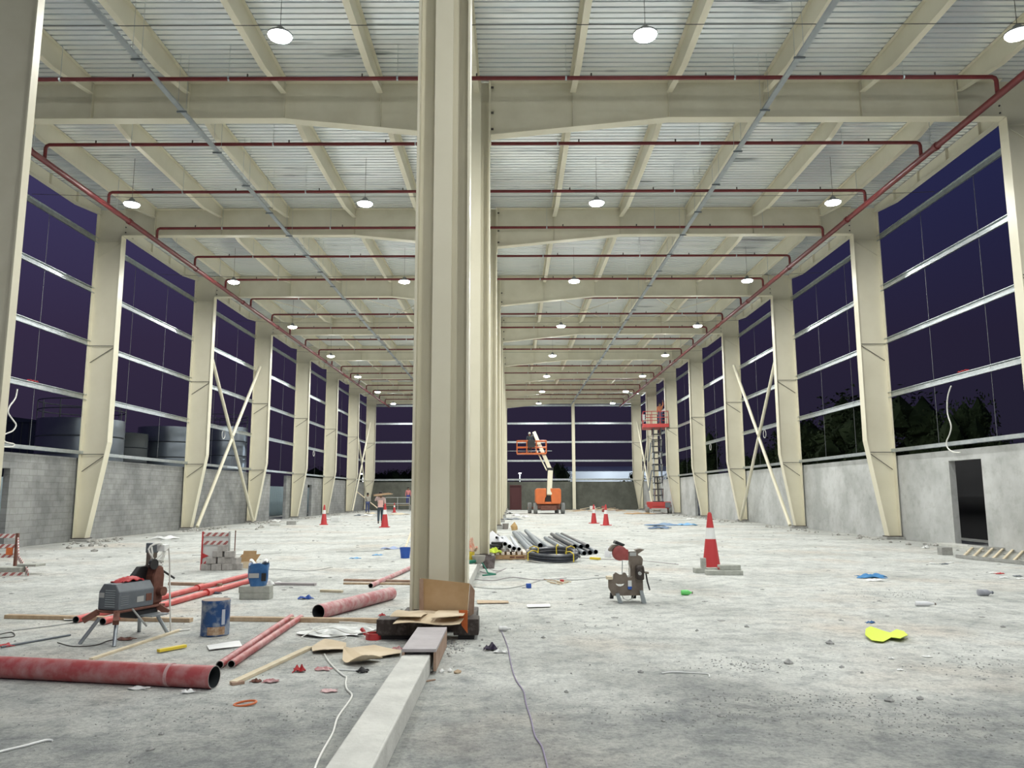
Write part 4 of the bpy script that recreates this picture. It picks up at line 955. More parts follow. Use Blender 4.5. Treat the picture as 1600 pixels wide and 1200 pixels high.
MB().prism([(-.30, .12), (-.22, .22), (-.17, .24), (-.25, .12)], 'XZ', -.012, -.001).build('red_stripe', RED, t)
MB().cyl((.36, .05, 0), (.36, .05, .84), .012, seg=6).build('side_post', RUST, t)
R_ = random.Random(5)
hp = [(-.28, 0, 0), (-.05, -.02, 0), (.17, 0, 0), (.36, .05, 0), (-.18, 0, .14), (.06, .02, .14), (.30, .02, .13), (-.04, 0, .28), (.20, .02, .27), (.06, .02, .40)]
hn = ['bottom row, leftmost', 'bottom row, second from the left', 'bottom row, third from the left', 'bottom row, rightmost', 'second row, left', 'second row, middle', 'second row, right', 'third row, left', 'third row, right', 'topmost']
g = G(352, 890)
for (x, y, z), nm in zip(hp, hn):
    block((g.x + x - .08, g.y - .1 + y, z), R_.uniform(-.25, .25), f'broken grey block of the heap by the striped panel, {nm}', (.21, .2, .135), 'heap of broken blocks', mat('dusty_block', (.36, .34, .32), .95, var=(.5, .47, .45), scale=14, bump=.5) if 'dusty_block' not in MATS else MATS['dusty_block'])

# ---- small things on the left floor
tag(MB().bar(G(247, 1017, .025), G(290, 1009, .025), .05, .03).build('spirit_level', YEL, bevel=.004), 'yellow spirit level lying in front of the blue drum', 'level')
o = tag(MB().cyl(G(267, 1013, .02), G(271, 1012, .02), .03, seg=10).build('tape_knob', BLACK), 'black block resting on the yellow spirit level', 'level')
bpy.data.objects.remove(o)
flat_poly('paper_sheet', [(323, 1009), (374, 1003), (379, 1010), (327, 1017)], WHITE, 'white sheet of paper in front of the blue drum', 'paper', bend=.01)
flat_poly('paper_sheet', [(97, 964), (140, 963), (137, 969), (100, 970)], WHITE, 'pale sheet lying behind the threading machine pipes', 'paper', bend=.01)
flat_poly('cardboard_sheet', [(487, 1012), (507, 1003), (541, 1006), (540, 1016), (512, 1020), (488, 1019)], CARD_P, 'pale torn cardboard piece nearest the slim red pipes', 'cardboard', z=.02, bend=.03, seed=2)
flat_poly('cardboard_sheet', [(537, 1018), (585, 1009), (627, 1017), (626, 1024), (590, 1028), (552, 1025)], CARD_P, 'flat pale cardboard piece beside the grey plank', 'cardboard', z=.015, bend=.02, seed=3)
flat_poly('cardboard_sheet', [(536, 1026), (560, 1026), (598, 1030), (575, 1040), (548, 1038), (535, 1034)], CARD_P, 'curled pale cardboard piece in front of the flat one', 'cardboard', z=.02, bend=.09, seed=8)
FILM = mat('clear_film', (.60, .62, .60), .3, spec=.7)
crumple('plastic_film', 525, 990, .72, .5, .08, FILM, 'crumpled whitish plastic film below the thick pinkish pipe', 'plastic film', seed=9, nu=30, nv=16)
for k, pts in enumerate([[(470, 996), (492, 985), (520, 981), (548, 990), (590, 984), (600, 979), (560, 973), (530, 972)], [(463, 993), (485, 1000), (530, 1001), (540, 994), (505, 990), (488, 984), (500, 979)]]):
    place_tube('loose_wire', pts, .006, WHITEB, ['loose pale wire looped over the plastic film, upper loop', 'loose pale wire looped over the plastic film, lower loop'][k], 'wire', z=.09 if k == 0 else .03)
g = G(582, 1001)
t = thing('pipe_clamp', 'red round clamp ring on the floor left of the column foot', 'clamp', (g.x, g.y + .09, 0))
MB().lathe([(.092, 0), (.095, .07), (.082, .07), (.08, 0)], 24, close=False).build('ring', RED, t, smooth=True)
MB().bar((-.09, 0, .05), (-.15, .03, .11), .03, .03).build('lug', RED, t); MB().lathe([(.002, .04), (.078, .045)], 20, close=False).build('inner_disc', CARD, t)
for k, (px, py, w_, h_, lb) in enumerate([(468, 1050, .10, .07, 'bright red folded scrap between battens and kerb'), (505, 1047, .13, .03, 'pinkish torn scrap right of the bright red one'), (514, 1081, .12, .02, 'pale pink scrap nearest the camera by the white cable'),
                                  (423, 1066, .12, .03, 'pink and white scrap at the near end of the pale batten'), (400, 1066, .08, .03, 'brown scrap at the near end of the pale batten'), (621, 1016, .1, .04, 'red scrap half under the grey plank'), (597, 963, .08, .04, 'red scrap on the rough timber by the centre column'),
                                  (8, 1010, .16, .03, 'red scrap at the left edge of the floor'), (196, 1000, .16, .03, 'rusty scrap under the threading machine')]):
    crumple('torn_scrap', px, py, w_, w_ * .7, h_, [RED, REDP4, mat('pink_scrap', (.62, .42, .42), .7) if k == 2 else REDP4, REDP4, RUST, REDP4, RED, RED, RUST][k], lb, 'scrap', seed=20 + k, nu=8, nv=6)
crumple('dark_scrap', 566, 1051, .10, .06, .05, BLACK, 'small black scrap at the end of the white tube', 'scrap', seed=41, nu=8, nv=6)
place_tube('plastic_tube', [(526, 1046), (545, 1047), (562, 1048)], .008, WHITE, 'short white tube beside the black scrap', 'tube')
place_tube('white_cable', [(507, 1022), (511, 1030), (522, 1043), (536, 1055), (541, 1058), (540, 1067), (542, 1077), (549, 1084), (549, 1090), (541, 1102), (527, 1122), (520, 1145), (506, 1170), (496, 1190), (488, 1212)], .008, WHITEB, 'white cable running across the gravel left of the kerb', 'cable')
tag(MB().tube([G(383, 1099, .012) + Vector((.085 * math.cos(a_), .045 * math.sin(a_), .012 * math.sin(a_ + 1))) for a_ in [k * PI / 12 for k in range(24)]], .009, 6, True).build('rubber_ring', ORANGE, smooth=True), 'small orange brown ring on the gravel in front of the thick red pipe', 'ring')
place_tube('white_strip', [(-12, 1178), (10, 1172), (40, 1165), (70, 1157), (82, 1157)], .008, WHITE, 'white strip on the gravel in the near left corner', 'strip')
crumple('paper_scrap', 216, 1077, .15, .07, .02, WHITE, 'white and purple paper scrap in front of the thick red pipe', 'scrap', seed=51, nu=8, nv=5)
crumple('paper_scrap', 293, 1083, .1, .06, .03, WHITE, 'white paper scrap under the mouth of the thick red pipe', 'scrap', seed=52, nu=8, nv=5)
place_tube('floor_wire', [(20, 985), (100, 975), (180, 960), (260, 940), (330, 925), (372, 912)], .008, LGREY, 'grey wire trailing beside the bright red pipes', 'wire')
place_tube('floor_wire', [(90, 1004), (115, 1010), (150, 1008), (170, 1001), (200, 996)], .006, BOLT, 'dark wire tangled under the threading machine', 'wire')
place_tube('floor_wire', [(0, 991), (18, 988), (22, 994), (0, 997)], .006, BOLT, 'dark wire loop at the left edge of the floor', 'wire')
g = G(473, 934); crumple('blue_cloth', 478, 936, .2, .12, .06, BLUE, 'blue and white cloth bundle left of the thick pinkish pipe', 'cloth', seed=61, nu=10, nv=7)
crumple('dark_blue_cloth', 330, 928, .3, .1, .04, NAVY, 'dark blue cloth behind the slim pipes and left of the blue bag', 'cloth', seed=62, nu=10, nv=7)
crumple('blue_film', 555, 873, .25, .12, .04, SKY_B, 'light blue film scrap in the left aisle, nearer one', 'film', seed=63, nu=8, nv=6)
crumple('blue_film', 590, 868, .25, .12, .04, SKY_B, 'light blue film scrap in the left aisle, beside the blue bucket', 'film', seed=64, nu=8, nv=6)
crumple('blue_net', 611, 858, .5, .3, .08, mat('pale_blue_net', (.35, .42, .62), .7), 'pale blue netting heap left of the blue bucket', 'net', seed=65)
g = G(633, 872); t = thing('bucket', 'blue bucket just left of the nearest centre column', 'bucket', (g.x, g.y, 0))
MB().lathe([(.11, 0), (.14, .25), (.147, .25), (.147, .27), (.13, .27), (.105, .02)], 20).build('pail', BLUE, t, smooth=True)
MB().tube([(.14 * math.cos(a_), -.02, .25 + .12 * math.sin(a_)) for a_ in [k * PI / 10 for k in range(11)]], .004, 5).build('handle', GALV, t)
tag(MB().bar(G(631, 862, .02), (G(637, 856).x + .1, G(637, 856).y + .3, .55), .05, .02).build('leaning_stick', TIMB_P), 'pale stick leaning on the centre column by the blue bucket', 'stick')
for k, pts in enumerate([[(395, 891), (430, 889), (480, 892), (520, 886)], [(525, 862), (560, 862), (600, 860)], [(300, 868), (330, 867), (400, 866), (440, 864)]]):
    place_tube('floor_wire', pts, .007, LGREY, ['thin wire across the left aisle behind the blue bag', 'thin wire across the left aisle by the blue film', 'thin wire across the floor at the broken blocks'][k], 'wire')

# ---- centre clutter
g = G(763, 889)
t = thing('bucket', 'dusty dark bucket beside the second centre column', 'bucket', (g.x, g.y + .15, 0))
MB().lathe([(.125, 0), (.155, .24), (.16, .26), (.145, .26), (.115, .02)], 22).build('pail', mat('dusty_dark_plastic', (.07, .05, .05), .6, var=(.2, .17, .17), scale=9), t, smooth=True)
g = G(748, 871, .19)
tag(MB().lathe([(.06, 0), (.12, .05), (.14, .14), (.145, .16), (.13, .15), (.11, .06), (.05, .02)], 20, Matrix.Translation((onY(748, 864, 16.3).x, 16.3, .19))).build('mixing_bowl', mat('bowl_grey', (.42, .4, .36), .7), smooth=True), 'grey mixing bowl on the kerb behind the nearest centre column', 'bowl')
tag(MB().lathe([(.10, 0), (.11, .22), (.1, .23)], 18, Matrix.Translation((onY(735, 864, 16.5).x - .02, 16.5, .19))).build('yellow_tub', YEL, smooth=True), 'yellow tub on the kerb behind the nearest centre column', 'tub')
gx = G(745, 880, .19); pts = []
for k in range(90):
    a_ = k * .35; pts.append((gx.x - .12 + .20 * math.cos(a_) + .05 * math.sin(a_ * .37), gx.y + .05 + .22 * math.sin(a_), .205 + .05 * abs(math.sin(k * .11))))
pts += [(gx.x + .12, gx.y - .1, .2), (gx.x + .2, gx.y - .15, .08), (gx.x + .24, gx.y - .3, .02), (gx.x + .4, gx.y - .5, .014), (gx.x + .15, gx.y - .7, .014)]
tag(MB().tube(pts, .016, 6).build('garden_hose', GREEN, smooth=True), 'coiled green hose draped over the kerb beside the dark bucket', 'hose')
o = crumple('work_vest', 735, 866, .24, .24, .30, mat('orange_vest', (.62, .22, .15), .7, var=(.7, .6, .45), scale=12), 'orange and white striped vest heaped on the yellow tub', 'vest', seed=71)
o.location = (onY(736, 850, 16.5).x, 16.5, .42)
# pallet with white slats
g = G(797, 875)
t = thing('wooden_pallet', 'wooden pallet with pale slats under the grey pipes', 'pallet', (g.x, g.y + .6, 0), .02)
MB().lo((-.52, -.62, .02), (.52, -.58, .12)).build('front_board', mat('pallet_wood', (.40, .25, .12), .8, var=(.5, .34, .2), scale=12), t)
MB().lo((-.52, .58, .02), (.52, .62, .12)).build('rear_board', CARD, t)
for k in range(8): MB().lo((-.50 + k * .135, -.62, .125), (-.42 + k * .135, .6, .18)).build('slat', mat('white_wood', (.72, .62, .54), .7) if 'white_wood' not in MATS else MATS['white_wood'], t)
for a_, b__ in ((-.02, .10), (.13, .34)): MB().lo((a_, -.625, .05), (b__, -.62, .09)).build('stencil_mark', RUST, t)
for x in (-.5, 0, .5): MB().lo((x - .05, -.6, 0), (x + .05, .6, .025)).build('bottom_board', CARD, t)
def pipe3(label, A_, B_, r, m, name='plastic_pipe', group=None):
    A_, B_ = Vector(A_), Vector(B_); mid = (A_ + B_) / 2; t = thing(name, label, 'pipe', (mid.x, mid.y, 0), 0, group); d_ = (B_ - A_).normalized(); o = Vector((mid.x, mid.y, 0))
    MB().cyl(A_ - o, B_ - o, r, seg=18, caps=False).build('barrel', m, t, smooth=True, fix=False); MB().cyl(A_ - o, B_ - o, r * .88, seg=18, caps=False).build('bore', PIPEIN, t, smooth=True)
    q = MB(); x = d_.orthogonal().normalized(); y = d_.cross(x); vs = []
    for rr in (r, r * .88):
        for k in range(18): vs.append(A_ - o + (x * math.cos(2 * PI * k / 18) + y * math.sin(2 * PI * k / 18)) * rr)
    q.add(vs, [(k, (k + 1) % 18, 18 + (k + 1) % 18, 18 + k) for k in range(18)]); q.build('rim', m, t); return t
# pale grey pipes resting on the pallet, near ends towards the camera
for k, (nx, ny, fx, fy, r_) in enumerate([(789, 850, 779, 831, .055), (796, 854, 784, 830, .055), (803, 857, 791, 829, .055), (811, 858, 799, 830, .05), (776, 840, 770, 828, .035)]):
    a_ = onY(nx, ny, 19.6 + .0 * k); f_ = G(fx, fy, .10); 
    if a_.z < .25: a_.z = .26
    pipe3(f'pale grey plastic pipe resting on the pallet, {["second", "third", "fourth", "rightmost", "leftmost, thin one"][k]} from the column', a_, (max(f_.x, -.30), min(f_.y, 26.5), .12 + .05), r_, GREYPVC)
WBAG = mat('white_bag', (.74, .75, .78), .6)
g = onY(769, 850, 20.6); tag(MB().rock((g.x, 20.7, .35), .35, 12, flat=.95).build('white_bag', WBAG, smooth=True), 'white sack leaning on the second centre column behind the pallet', 'sack')
o = crumple('hi_vis_vest', 771, 866, .32, .3, .14, HIVIS, 'bright yellow vest lying on the pallet', 'vest', seed=72); o.location = (onY(772, 852, 19.35).x, 19.35, .182)
for k in range(3):
    a_ = onY(786 - k * 3, 851 + k * 2, 19.9); tag(MB().cyl((a_.x - .28, 20.0, .25 + .06 * (2 - k)), (a_.x + .02, 19.8, .25 + .06 * (2 - k)), .045, seg=12).build('black_sleeve', BLACK, smooth=True), f'short black pipe sleeve on the pallet, {["top", "middle", "bottom"][k]} one', 'sleeve')
# dark grey bundle
for k, (nx, ny, fx, fy) in enumerate([(829, 866, 803, 835), (853, 868, 812, 836), (838, 868, 808, 836), (845, 866, 822, 838), (866, 867, 828, 838)]):
    n_ = G(nx, ny); f_ = G(fx, fy); zz = (.075, .075, .075, .21, .075)[k]
    pipe3(f'dark grey pipe of the bundle behind the black coil, {["leftmost", "fourth from the left", "third from the left", "upper one", "rightmost"][k]}', (n_.x, n_.y + .3, zz), (f_.x, f_.y, zz), .075, DKPVC, group='dark grey pipes behind the black coil')
for k, (nx, ny, fx, fy) in enumerate([(893, 868, 852, 843), (903, 868, 858, 843), (913, 868, 866, 843), (922, 867, 874, 843), (931, 866, 882, 843), (898, 864, 862, 842), (908, 864, 870, 842), (918, 863, 878, 842)]):
    n_ = G(nx, ny); f_ = G(fx, fy); zz = .06 if k < 5 else .17
    pipe3(f'blackish pipe of the stack right of the coil, {["lower row, leftmost", "lower row, second", "lower row, middle", "lower row, fourth", "lower row, rightmost", "upper row, left", "upper row, middle", "upper row, right"][k]}', (n_.x, n_.y, zz), (f_.x, f_.y, zz), .062, BLACKP if k % 2 else DKPVC, group='blackish pipes right of the coil')
# black coil
g = G(864, 878)
t = thing('pipe_coil', 'black plastic pipe coil with yellow ties lying in the right aisle', 'coil', (g.x, g.y + .15, .06)); t.rotation_euler.x = .13
pts = []
for k in range(24 * 9 + 1):
    a_ = k * 2 * PI / 24; ring = k / 24; lay = int(ring) % 3; rr = .47 + .045 * (int(ring) // 3) ; pts.append(((rr + .01 * math.sin(a_ * 3)) * math.cos(a_) * 1.08, rr * math.sin(a_) * .95, .05 + .058 * lay + .01 * math.sin(a_ * 2)))
MB().tube(pts, .029, 8).build('coiled_pipe', BLACKP, t, smooth=True)
for a_ in (2.5, 3.6, 5.5, .6, 1.3):
    c_, s_ = math.cos(a_), math.sin(a_)
    q = MB(); q.tube([(.40 * c_ * 1.08, .40 * s_, .02), (.39 * c_ * 1.08, .39 * s_, .22), (.52 * c_ * 1.08, .52 * s_, .25), (.62 * c_ * 1.08, .62 * s_, .20), (.62 * c_ * 1.08, .62 * s_, .02)], .014, 6); q.build('yellow_tie', YEL, t, smooth=True)
tag(MB().bar(G(923, 872, .03), G(937, 873, .03), .09, .05).build('small_level', YEL, bevel=.004), 'small yellow and black level right of the pipe stack', 'level')
o = tag(MB().rock(G(954, 873) + Vector((0, .4, .12)), .17, 77, flat=1.0).build('white_bag', WBAG, smooth=True), 'white plastic bag behind the brown cutting machine', 'bag')
g = G(790, 827); tag(MB().lathe([(.12, 0), (.15, .26), (.14, .27)], 16, Matrix.Translation((g.x, g.y, 0))).build('bucket', mat('dusty_bucket', (.25, .23, .21), .8), smooth=True), 'small dusty bucket by the third centre column', 'bucket')
g = G(804, 830); o = tag(MB().rock((g.x, g.y, .2), .2, 9, flat=1.1).build('brown_sack', BRED), 'brown sack standing behind the grey pipes', 'sack')
# items on the floor of the right aisle
flat_poly('thin_board', [(745, 938), (794, 939), (795, 942), (746, 943)], TIMB, 'thin brown board right of the cardboard box', 'board', z=.012)
flat_poly('thin_board', [(823, 945), (859, 944), (860, 948), (824, 949)], WHITE, 'thin white board in the right aisle left of the cutting machine', 'board', z=.015)
g = G(826, 919); tag(MB().box((g.x, g.y, .04), (.08, .07, .08), .4).build('blue_box', BLUE, bevel=.01), 'tiny blue box in the right aisle behind the white board', 'box')
for k, pts in enumerate([[(742, 905), (770, 907), (800, 902), (840, 906), (885, 903)], [(740, 917), (780, 920), (812, 916), (850, 905)], [(752, 884), (775, 892), (790, 888), (770, 896), (750, 893)], [(870, 905), (900, 906), (960, 901), (1000, 899)], [(880, 870), (930, 873), (1000, 876), (1060, 882)]]):
    place_tube('floor_wire', pts, .008, LGREY if k % 2 else GREYP, f'thin wire on the floor of the right aisle, {["longest by the kerb", "in front of the longest one", "looped by the dark bucket", "left of the cutting machine", "behind the cutting machine"][k]}', 'wire')
for k in range(6): tag(MB().bar(G(850 + 5 * k, 905 + (k * 3) % 7, .015), G(872 + 4 * k, 908 + (k * 5) % 6, .02), .02, .015).build('wood_sliver', TIMB_P if k % 2 else TIMB), f'thin wooden sliver in the little pile left of the cutting machine', 'stick', 'slivers left of the cutting machine')
tag(MB().box(G(878, 910) + Vector((0, 0, .03)), (.07, .06, .05)).build('plastic_scrap', RED, bevel=.01), 'red cap lying among the wooden slivers', 'cap')
def bottle(px, py, L, r, m, label, rz, capm=None):
    g = G(px, py); t = thing('plastic_bottle', label, 'bottle', (g.x, g.y, r), rz)
    MB().lathe([(r * .6, 0), (r, .01), (r, L * .3), (r * .93, L * .34), (r, L * .38), (r, L * .68), (r * .4, L * .9), (r * .38, L)], 16, Matrix.Rotation(PI / 2, 4, 'Y')).build('body', m, t, smooth=True)
    MB().cyl((L, 0, 0), (L + .02, 0, 0), r * .45, seg=10).build('cap', capm or WHITE, t); return t
bottle(1064, 930, .17, .042, mat('green_plastic', (.15, .62, .16), .4), 'bright green plastic bottle lying right of the cutting machine', -.1, BROWN)
bottle(1430, 947, .26, .035, mat('pale_plastic', (.75, .76, .78), .3), 'whitish plastic bottle lying beyond the yellow vest', -.15, BROWN)
bottle(1528, 931, .22, .05, mat('greyish_plastic', (.33, .34, .38), .3), 'greyish crushed bottle lying near the ladder', .0, DGREY)
bottle(779, 986, .13, .03, WHITE, 'white paper cup lying right of the column foot', -.1)
crumple('blue_cloth', 1362, 903, .5, .22, .09, mat('sky_blue_cloth', (.06, .24, .50), .7), 'blue and white cloth lying in the right aisle near the wall', 'cloth', seed=81)
crumple('white_film', 1368, 908, .3, .14, .05, WHITE, 'white film under the blue cloth in the right aisle', 'film', seed=82)
flat_poly('hi_vis_vest', [(1353, 987), (1361, 983), (1378, 987), (1391, 989), (1401, 984), (1412, 989), (1419, 997), (1407, 1002), (1393, 998), (1380, 1003), (1362, 1001), (1352, 995)], HIVIS, 'bright yellow high visibility vest dropped on the right floor', 'vest', z=.02, bend=.03, seed=85)
crumple('blue_scrap', 1360, 974, .1, .05, .03, mat('deep_blue_scrap', (.03, .12, .3), .6), 'small blue scrap behind the yellow vest', 'scrap', seed=86, nu=8, nv=5)
for k, (px, py, w_, lb) in enumerate([(1393, 1030, .05, 'left'), (1449, 1027, .08, 'right'), (1406, 1048, .05, 'nearest')]):
    crumple('paper_scrap', px, py, w_, w_ * .6, .015, WHITE, f'tiny white paper scrap in front of the yellow vest, {lb} one', 'scrap', seed=90 + k, nu=6, nv=5)
place_tube('white_strip', [(1034, 1052), (1050, 1050), (1075, 1051), (1105, 1053), (1108, 1058)], .007, WHITE, 'thin white strip on the floor right of centre', 'strip')
place_tube('purple_cable', [(783, 985), (793, 1010), (799, 1040), (806, 1062), (818, 1080), (822, 1100), (830, 1125), (836, 1150), (846, 1165), (852, 1185), (858, 1210)], .006, mat('purple_wire', (.26, .22, .33), .6), 'thin purple cable running towards the camera right of the kerb', 'cable')
crumple('black_bag', 767, 1016, .13, .1, .08, mat('dark_purple_bag', (.03, .02, .05), .5), 'small dark bag scrap right of the grey plank', 'scrap', seed=95, nu=8, nv=6)
crumple('white_wrapper', 782, 1020, .13, .06, .03, WHITE, 'white wrapper beside the small dark bag scrap', 'wrapper', seed=96, nu=8, nv=6)
for k, (px, py) in enumerate([(672, 1050), (690, 1051), (703, 1050), (715, 1052)]):
    tag(MB().rock(G(px, py) + Vector((0, 0, .015)), .035, 200 + k).build('plaster_lump', WHITE if k < 3 else TIMB), f'pale plaster lump beside the kerb, {ORD[k]} from the kerb', 'rubble', 'plaster lumps beside the kerb')
# ladder by the right wall
a_ = G(1495, 872); b_ = G(1660, 889); a2 = G(1513, 857); b2_ = G(1680, 868)
t = thing('ladder', 'long timber ladder lying on the floor by the right doorway', 'ladder', (a_.x, a_.y, 0)); o_ = Vector((a_.x, a_.y, 0)); Z_ = Vector((0, 0, .05))
MB().bar(a_ - o_ + Z_, b_ - o_ + Z_, .06, .08).build('rail', CONC_D, t); MB().bar(a2 - o_ + Z_, b2_ - o_ + Z_, .06, .08).build('rail', CONC_D, t)
for k in range(10):
    f = (k + .7) / 10; MB().bar((a_ - o_).lerp(b_ - o_, f) + Z_, (a2 - o_).lerp(b2_ - o_, f - .02) + Z_, .05, .035).build('rung', TIMB_P, t)
g = G(1477, 867); block((g.x, g.y, 0), .1, 'grey block standing on the floor left of the ladder', (.3, .2, .2), None, CONC_D)
crumple('white_rag', 1447, 857, .2, .12, .1, WHITE, 'white rag at the foot of the right wall left of the doorway', 'rag', seed=101, nu=8, nv=6)
for k, (px, py, m_) in enumerate([(1550, 896, WHITE), (1562, 897, RED), (1568, 903, WHITE), (1590, 901, DGREY), (1596, 905, WHITE), (1485, 880, WHITE), (1475, 882, DGREY), (1458, 881, WHITE), (1452, 872, WHITE)]):
    crumple('floor_scrap', px, py, .16, .1, .03, m_, f'{["white", "dark red", "white", "dark", "white", "white", "dark", "white", "white"][k]} scrap on the floor by the ladder, {ORD[k]} from a row of litter', 'scrap', seed=110 + k, nu=6, nv=5)
# far right end items
t = thing('timber_heap', 'loose heap of timber offcuts at the foot of the end wall post', 'timber', (G(925, 800).x, G(925, 800).y, 0))
for k in range(34):
    R_ = random.Random(300 + k); x = R_.uniform(-2.8, 3.2); y = R_.uniform(-.8, 1.6); L = R_.uniform(.5, 1.6); an = R_.uniform(-.6, .6); z = R_.uniform(.03, .4) * (1 - abs(x) / 4)
    MB().bar((x, y, z), (x + L * math.cos(an), y + L * math.sin(an), z + R_.uniform(-.02, .25) * (1 - abs(x) / 4)), .09, .04).build('timber_piece', [TIMB, TIMB_P, CARD_P, TIMB_B][k % 4], t)
g = G(926, 799); tag(MB().box((g.x, g.y, .25), (.5, .4, .5)).build('white_box', WHITE, bevel=.02), 'white box behind the left cone of the pair', 'box')
g = G(944, 800); tag(MB().lathe([(.2, 0), (.22, .5), (.2, .55)], 14, Matrix.Translation((g.x, g.y, 0))).build('red_drum', DRED, smooth=True), 'dark red drum behind the right cone of the pair', 'drum')
for k, (px, py, w_, m_) in enumerate([(800, 812, 1.2, DGREY), (808, 806, .9, WHITE), (795, 803, .6, BLACK), (820, 808, .6, WHITE), (580, 803, 1.0, TIMB_P), (575, 806, 1.0, WHITE), (563, 806, .8, DGREY), (623, 804, 1.6, TIMB_P), (1080, 812, .5, WHITE), (1000, 803, 2.2, CARD), (430, 815, .7, WHITE), (258, 842, .8, WHITE), (1030, 826, 1.0, mat('navy_film', (.04, .1, .2), .5)), (1073, 821, .9, SKY_B), (1035, 821, 1.6, mat('mid_blue_film', (.10, .2, .35), .5)), (515, 812, .6, WHITE)]):
    crumple('litter_heap', px, py, w_, w_ * .7, .14, m_, f'{["dark", "white", "black", "white", "timber coloured", "white", "dark", "timber coloured", "white", "brown", "white", "white", "navy", "light blue", "blue", "white"][k]} litter ' + ['behind the centre columns, nearest', 'behind the centre columns, middle', 'behind the centre columns, by the pedestals', 'left of the boom lift wheels', 'by the walking person', 'left of the walking person', 'left corner of the end wall', 'under the low scaffold bench', 'by the far right doorway', 'at the end wall near the scissor lift', 'in the gap of the left wall', 'at the foot of the nearest left column', 'in front of the scissor lift, nearest', 'in front of the scissor lift, right', 'in front of the scissor lift, left', 'behind the cone at the left wall'][k], 'litter', seed=130 + k, nu=9, nv=7)
g = G(524, 815); tag(MB().box((g.x, g.y, .15), (.5, .35, .3)).build('white_box', WHITE, bevel=.02), 'white box on the floor near the left wall cone', 'box')
# planks leaning on the column near the corner
tag(MB().bar((G(552, 806).x, 74, .03), (WL + .2, 76.5, 2.0), .12, .05).build('leaning_plank', TIMB_P), 'pale plank leaning on the left wall in the far corner', 'plank')
block((G(455, 820).x, G(455, 820).y, 0), .3, 'small dark block near the left wall gap', (.5, .25, .2), None, CONC_D)
block((G(450, 822).x - .8, G(450, 822).y + .4, 0), .1, 'small pale slab near the left wall gap', (.5, .3, .1), None, CONC)

# ---- hanging cables and wall fixings
def hang(name, pts, r, m, label):
    out = []
    pts = [Vector(p) for p in pts]
    for i in range(len(pts) - 1):
        p0, p1, p2, p3 = pts[max(i - 1, 0)], pts[i], pts[i + 1], pts[min(i + 2, len(pts) - 1)]
        for k in range(6):
            u = k / 6; out.append(.5 * ((2 * p1) + (p2 - p0) * u + (2 * p0 - 5 * p1 + 4 * p2 - p3) * u * u + (3 * p1 - p0 - 3 * p2 + p3) * u ** 3))
    out.append(pts[-1]); return tag(MB().tube(out, r, 6).build(name, m, smooth=True), label, 'cable')
hang('hanging_cable', [onX(x, y, XR - .12) for x, y in ((1486, 603), (1482, 615), (1480, 630), (1481, 648), (1486, 665), (1484, 678), (1479, 690), (1481, 700), (1489, 706), (1500, 707))], .022, WHITEB, 'white cable hanging from the girt above the right doorway')
hang('hanging_cable', [onX(x, y, XL + .1) for x, y in ((27, 608), (24, 622), (15, 635), (13, 645), (20, 656), (25, 664), (20, 673), (6, 680), (8, 690), (22, 694), (18, 698), (2, 698))], .022, WHITEB, 'white cable hanging from the girt at the left edge')
for X_, px, py, lb in ((XR + .02, 1506, 588, 'right'), (XL - .02, 50, 604, 'left')):
    p = onX(px, py, X_); z_ = 5.265; tag(MB().sheet(lambda u, v: (p.x - .05 + .1 * v, p.y - .25 + .5 * u, z_ + .06 * abs(math.sin(u * 9))), 8, 3, .01).build('red_tape', RED), f'red tape knot on the {lb} wall girt', 'tape')
for X_, px, py, sd in ((XR - .0, 1195, 682, 'right wall, nearer braced bay'), (XR - .0, 1110, 698, 'right wall beyond the braced bay'), (XL + .0, 349, 684, 'left wall inside the braced bay'), (XL + .0, 490, 715, 'left wall near the far columns')):
    p = onX(px, py, X_); tag(MB().tube([(p.x, p.y + .22 * math.cos(a_), 4.84 + .22 * math.sin(a_)) for a_ in [k * PI / 8 for k in range(16)]], .018, 6, True).build('cable_loop', WHITEB, smooth=True), f'white cable loop hung on the girt of the {sd}', 'cable')

# ================================================================== RUBBLE, PEBBLES AND GRIT
STONE = mat('grit_stone', (.22, .225, .225), .95, var=(.44, .44, .42), scale=30)
q = MB(); R_ = random.Random(11)
for k in range(4200):
    y = 3.2 + 9.5 * R_.random() ** 1.5; x = R_.uniform(-.72, .72) * y
    if abs(x + .87) < .18 and y < 10: continue
    r_ = R_.choice([.003, .004, .005, .007]) * (2.0 if R_.random() < .04 else 1)
    q.rock((x, y, r_ * .25), r_, R_.randint(0, 99999))
for (cx, cy, sx, sy, n, s) in ((1170, 1040, .7, .35, 130, .011), (1250, 1095, 1.2, .25, 220, .010), (1100, 1120, 1.6, .22, 200, .009), (1450, 1130, 1.0, .4, 220, .010), (700, 1010, .3, .5, 130, .018), (1390, 930, .9, .8, 120, .012), (400, 1120, 1.4, .4, 160, .008), (880, 980, 1.4, .4, 60, .012), (1550, 1040, .8, .6, 110, .012)):
    c_ = G(cx, cy)
    for k in range(n):
        r_ = s * R_.uniform(.35, 1.2); q.rock((c_.x + R_.gauss(0, sx * .5), c_.y + R_.gauss(0, sy * .5), r_ * .25), r_, R_.randint(0, 99999))
tag(q.build('gravel', STONE, recentre=False), 'loose grey gravel and grit scattered over the near floor', 'gravel', kind='stuff')
q = MB()
for k in range(520):
    y = 10 + 55 * R_.random() ** 1.3; x = R_.uniform(XL + 1, XR - 1); r_ = R_.uniform(.02, .07) * (.6 + y / 50)
    q.rock((x, y, .005), r_, R_.randint(0, 99999), flat=.22)
tag(q.build('floor_debris', STONE, recentre=False), 'small dark debris and crumbs scattered over the hall floor', 'debris', kind='stuff')
q = MB()
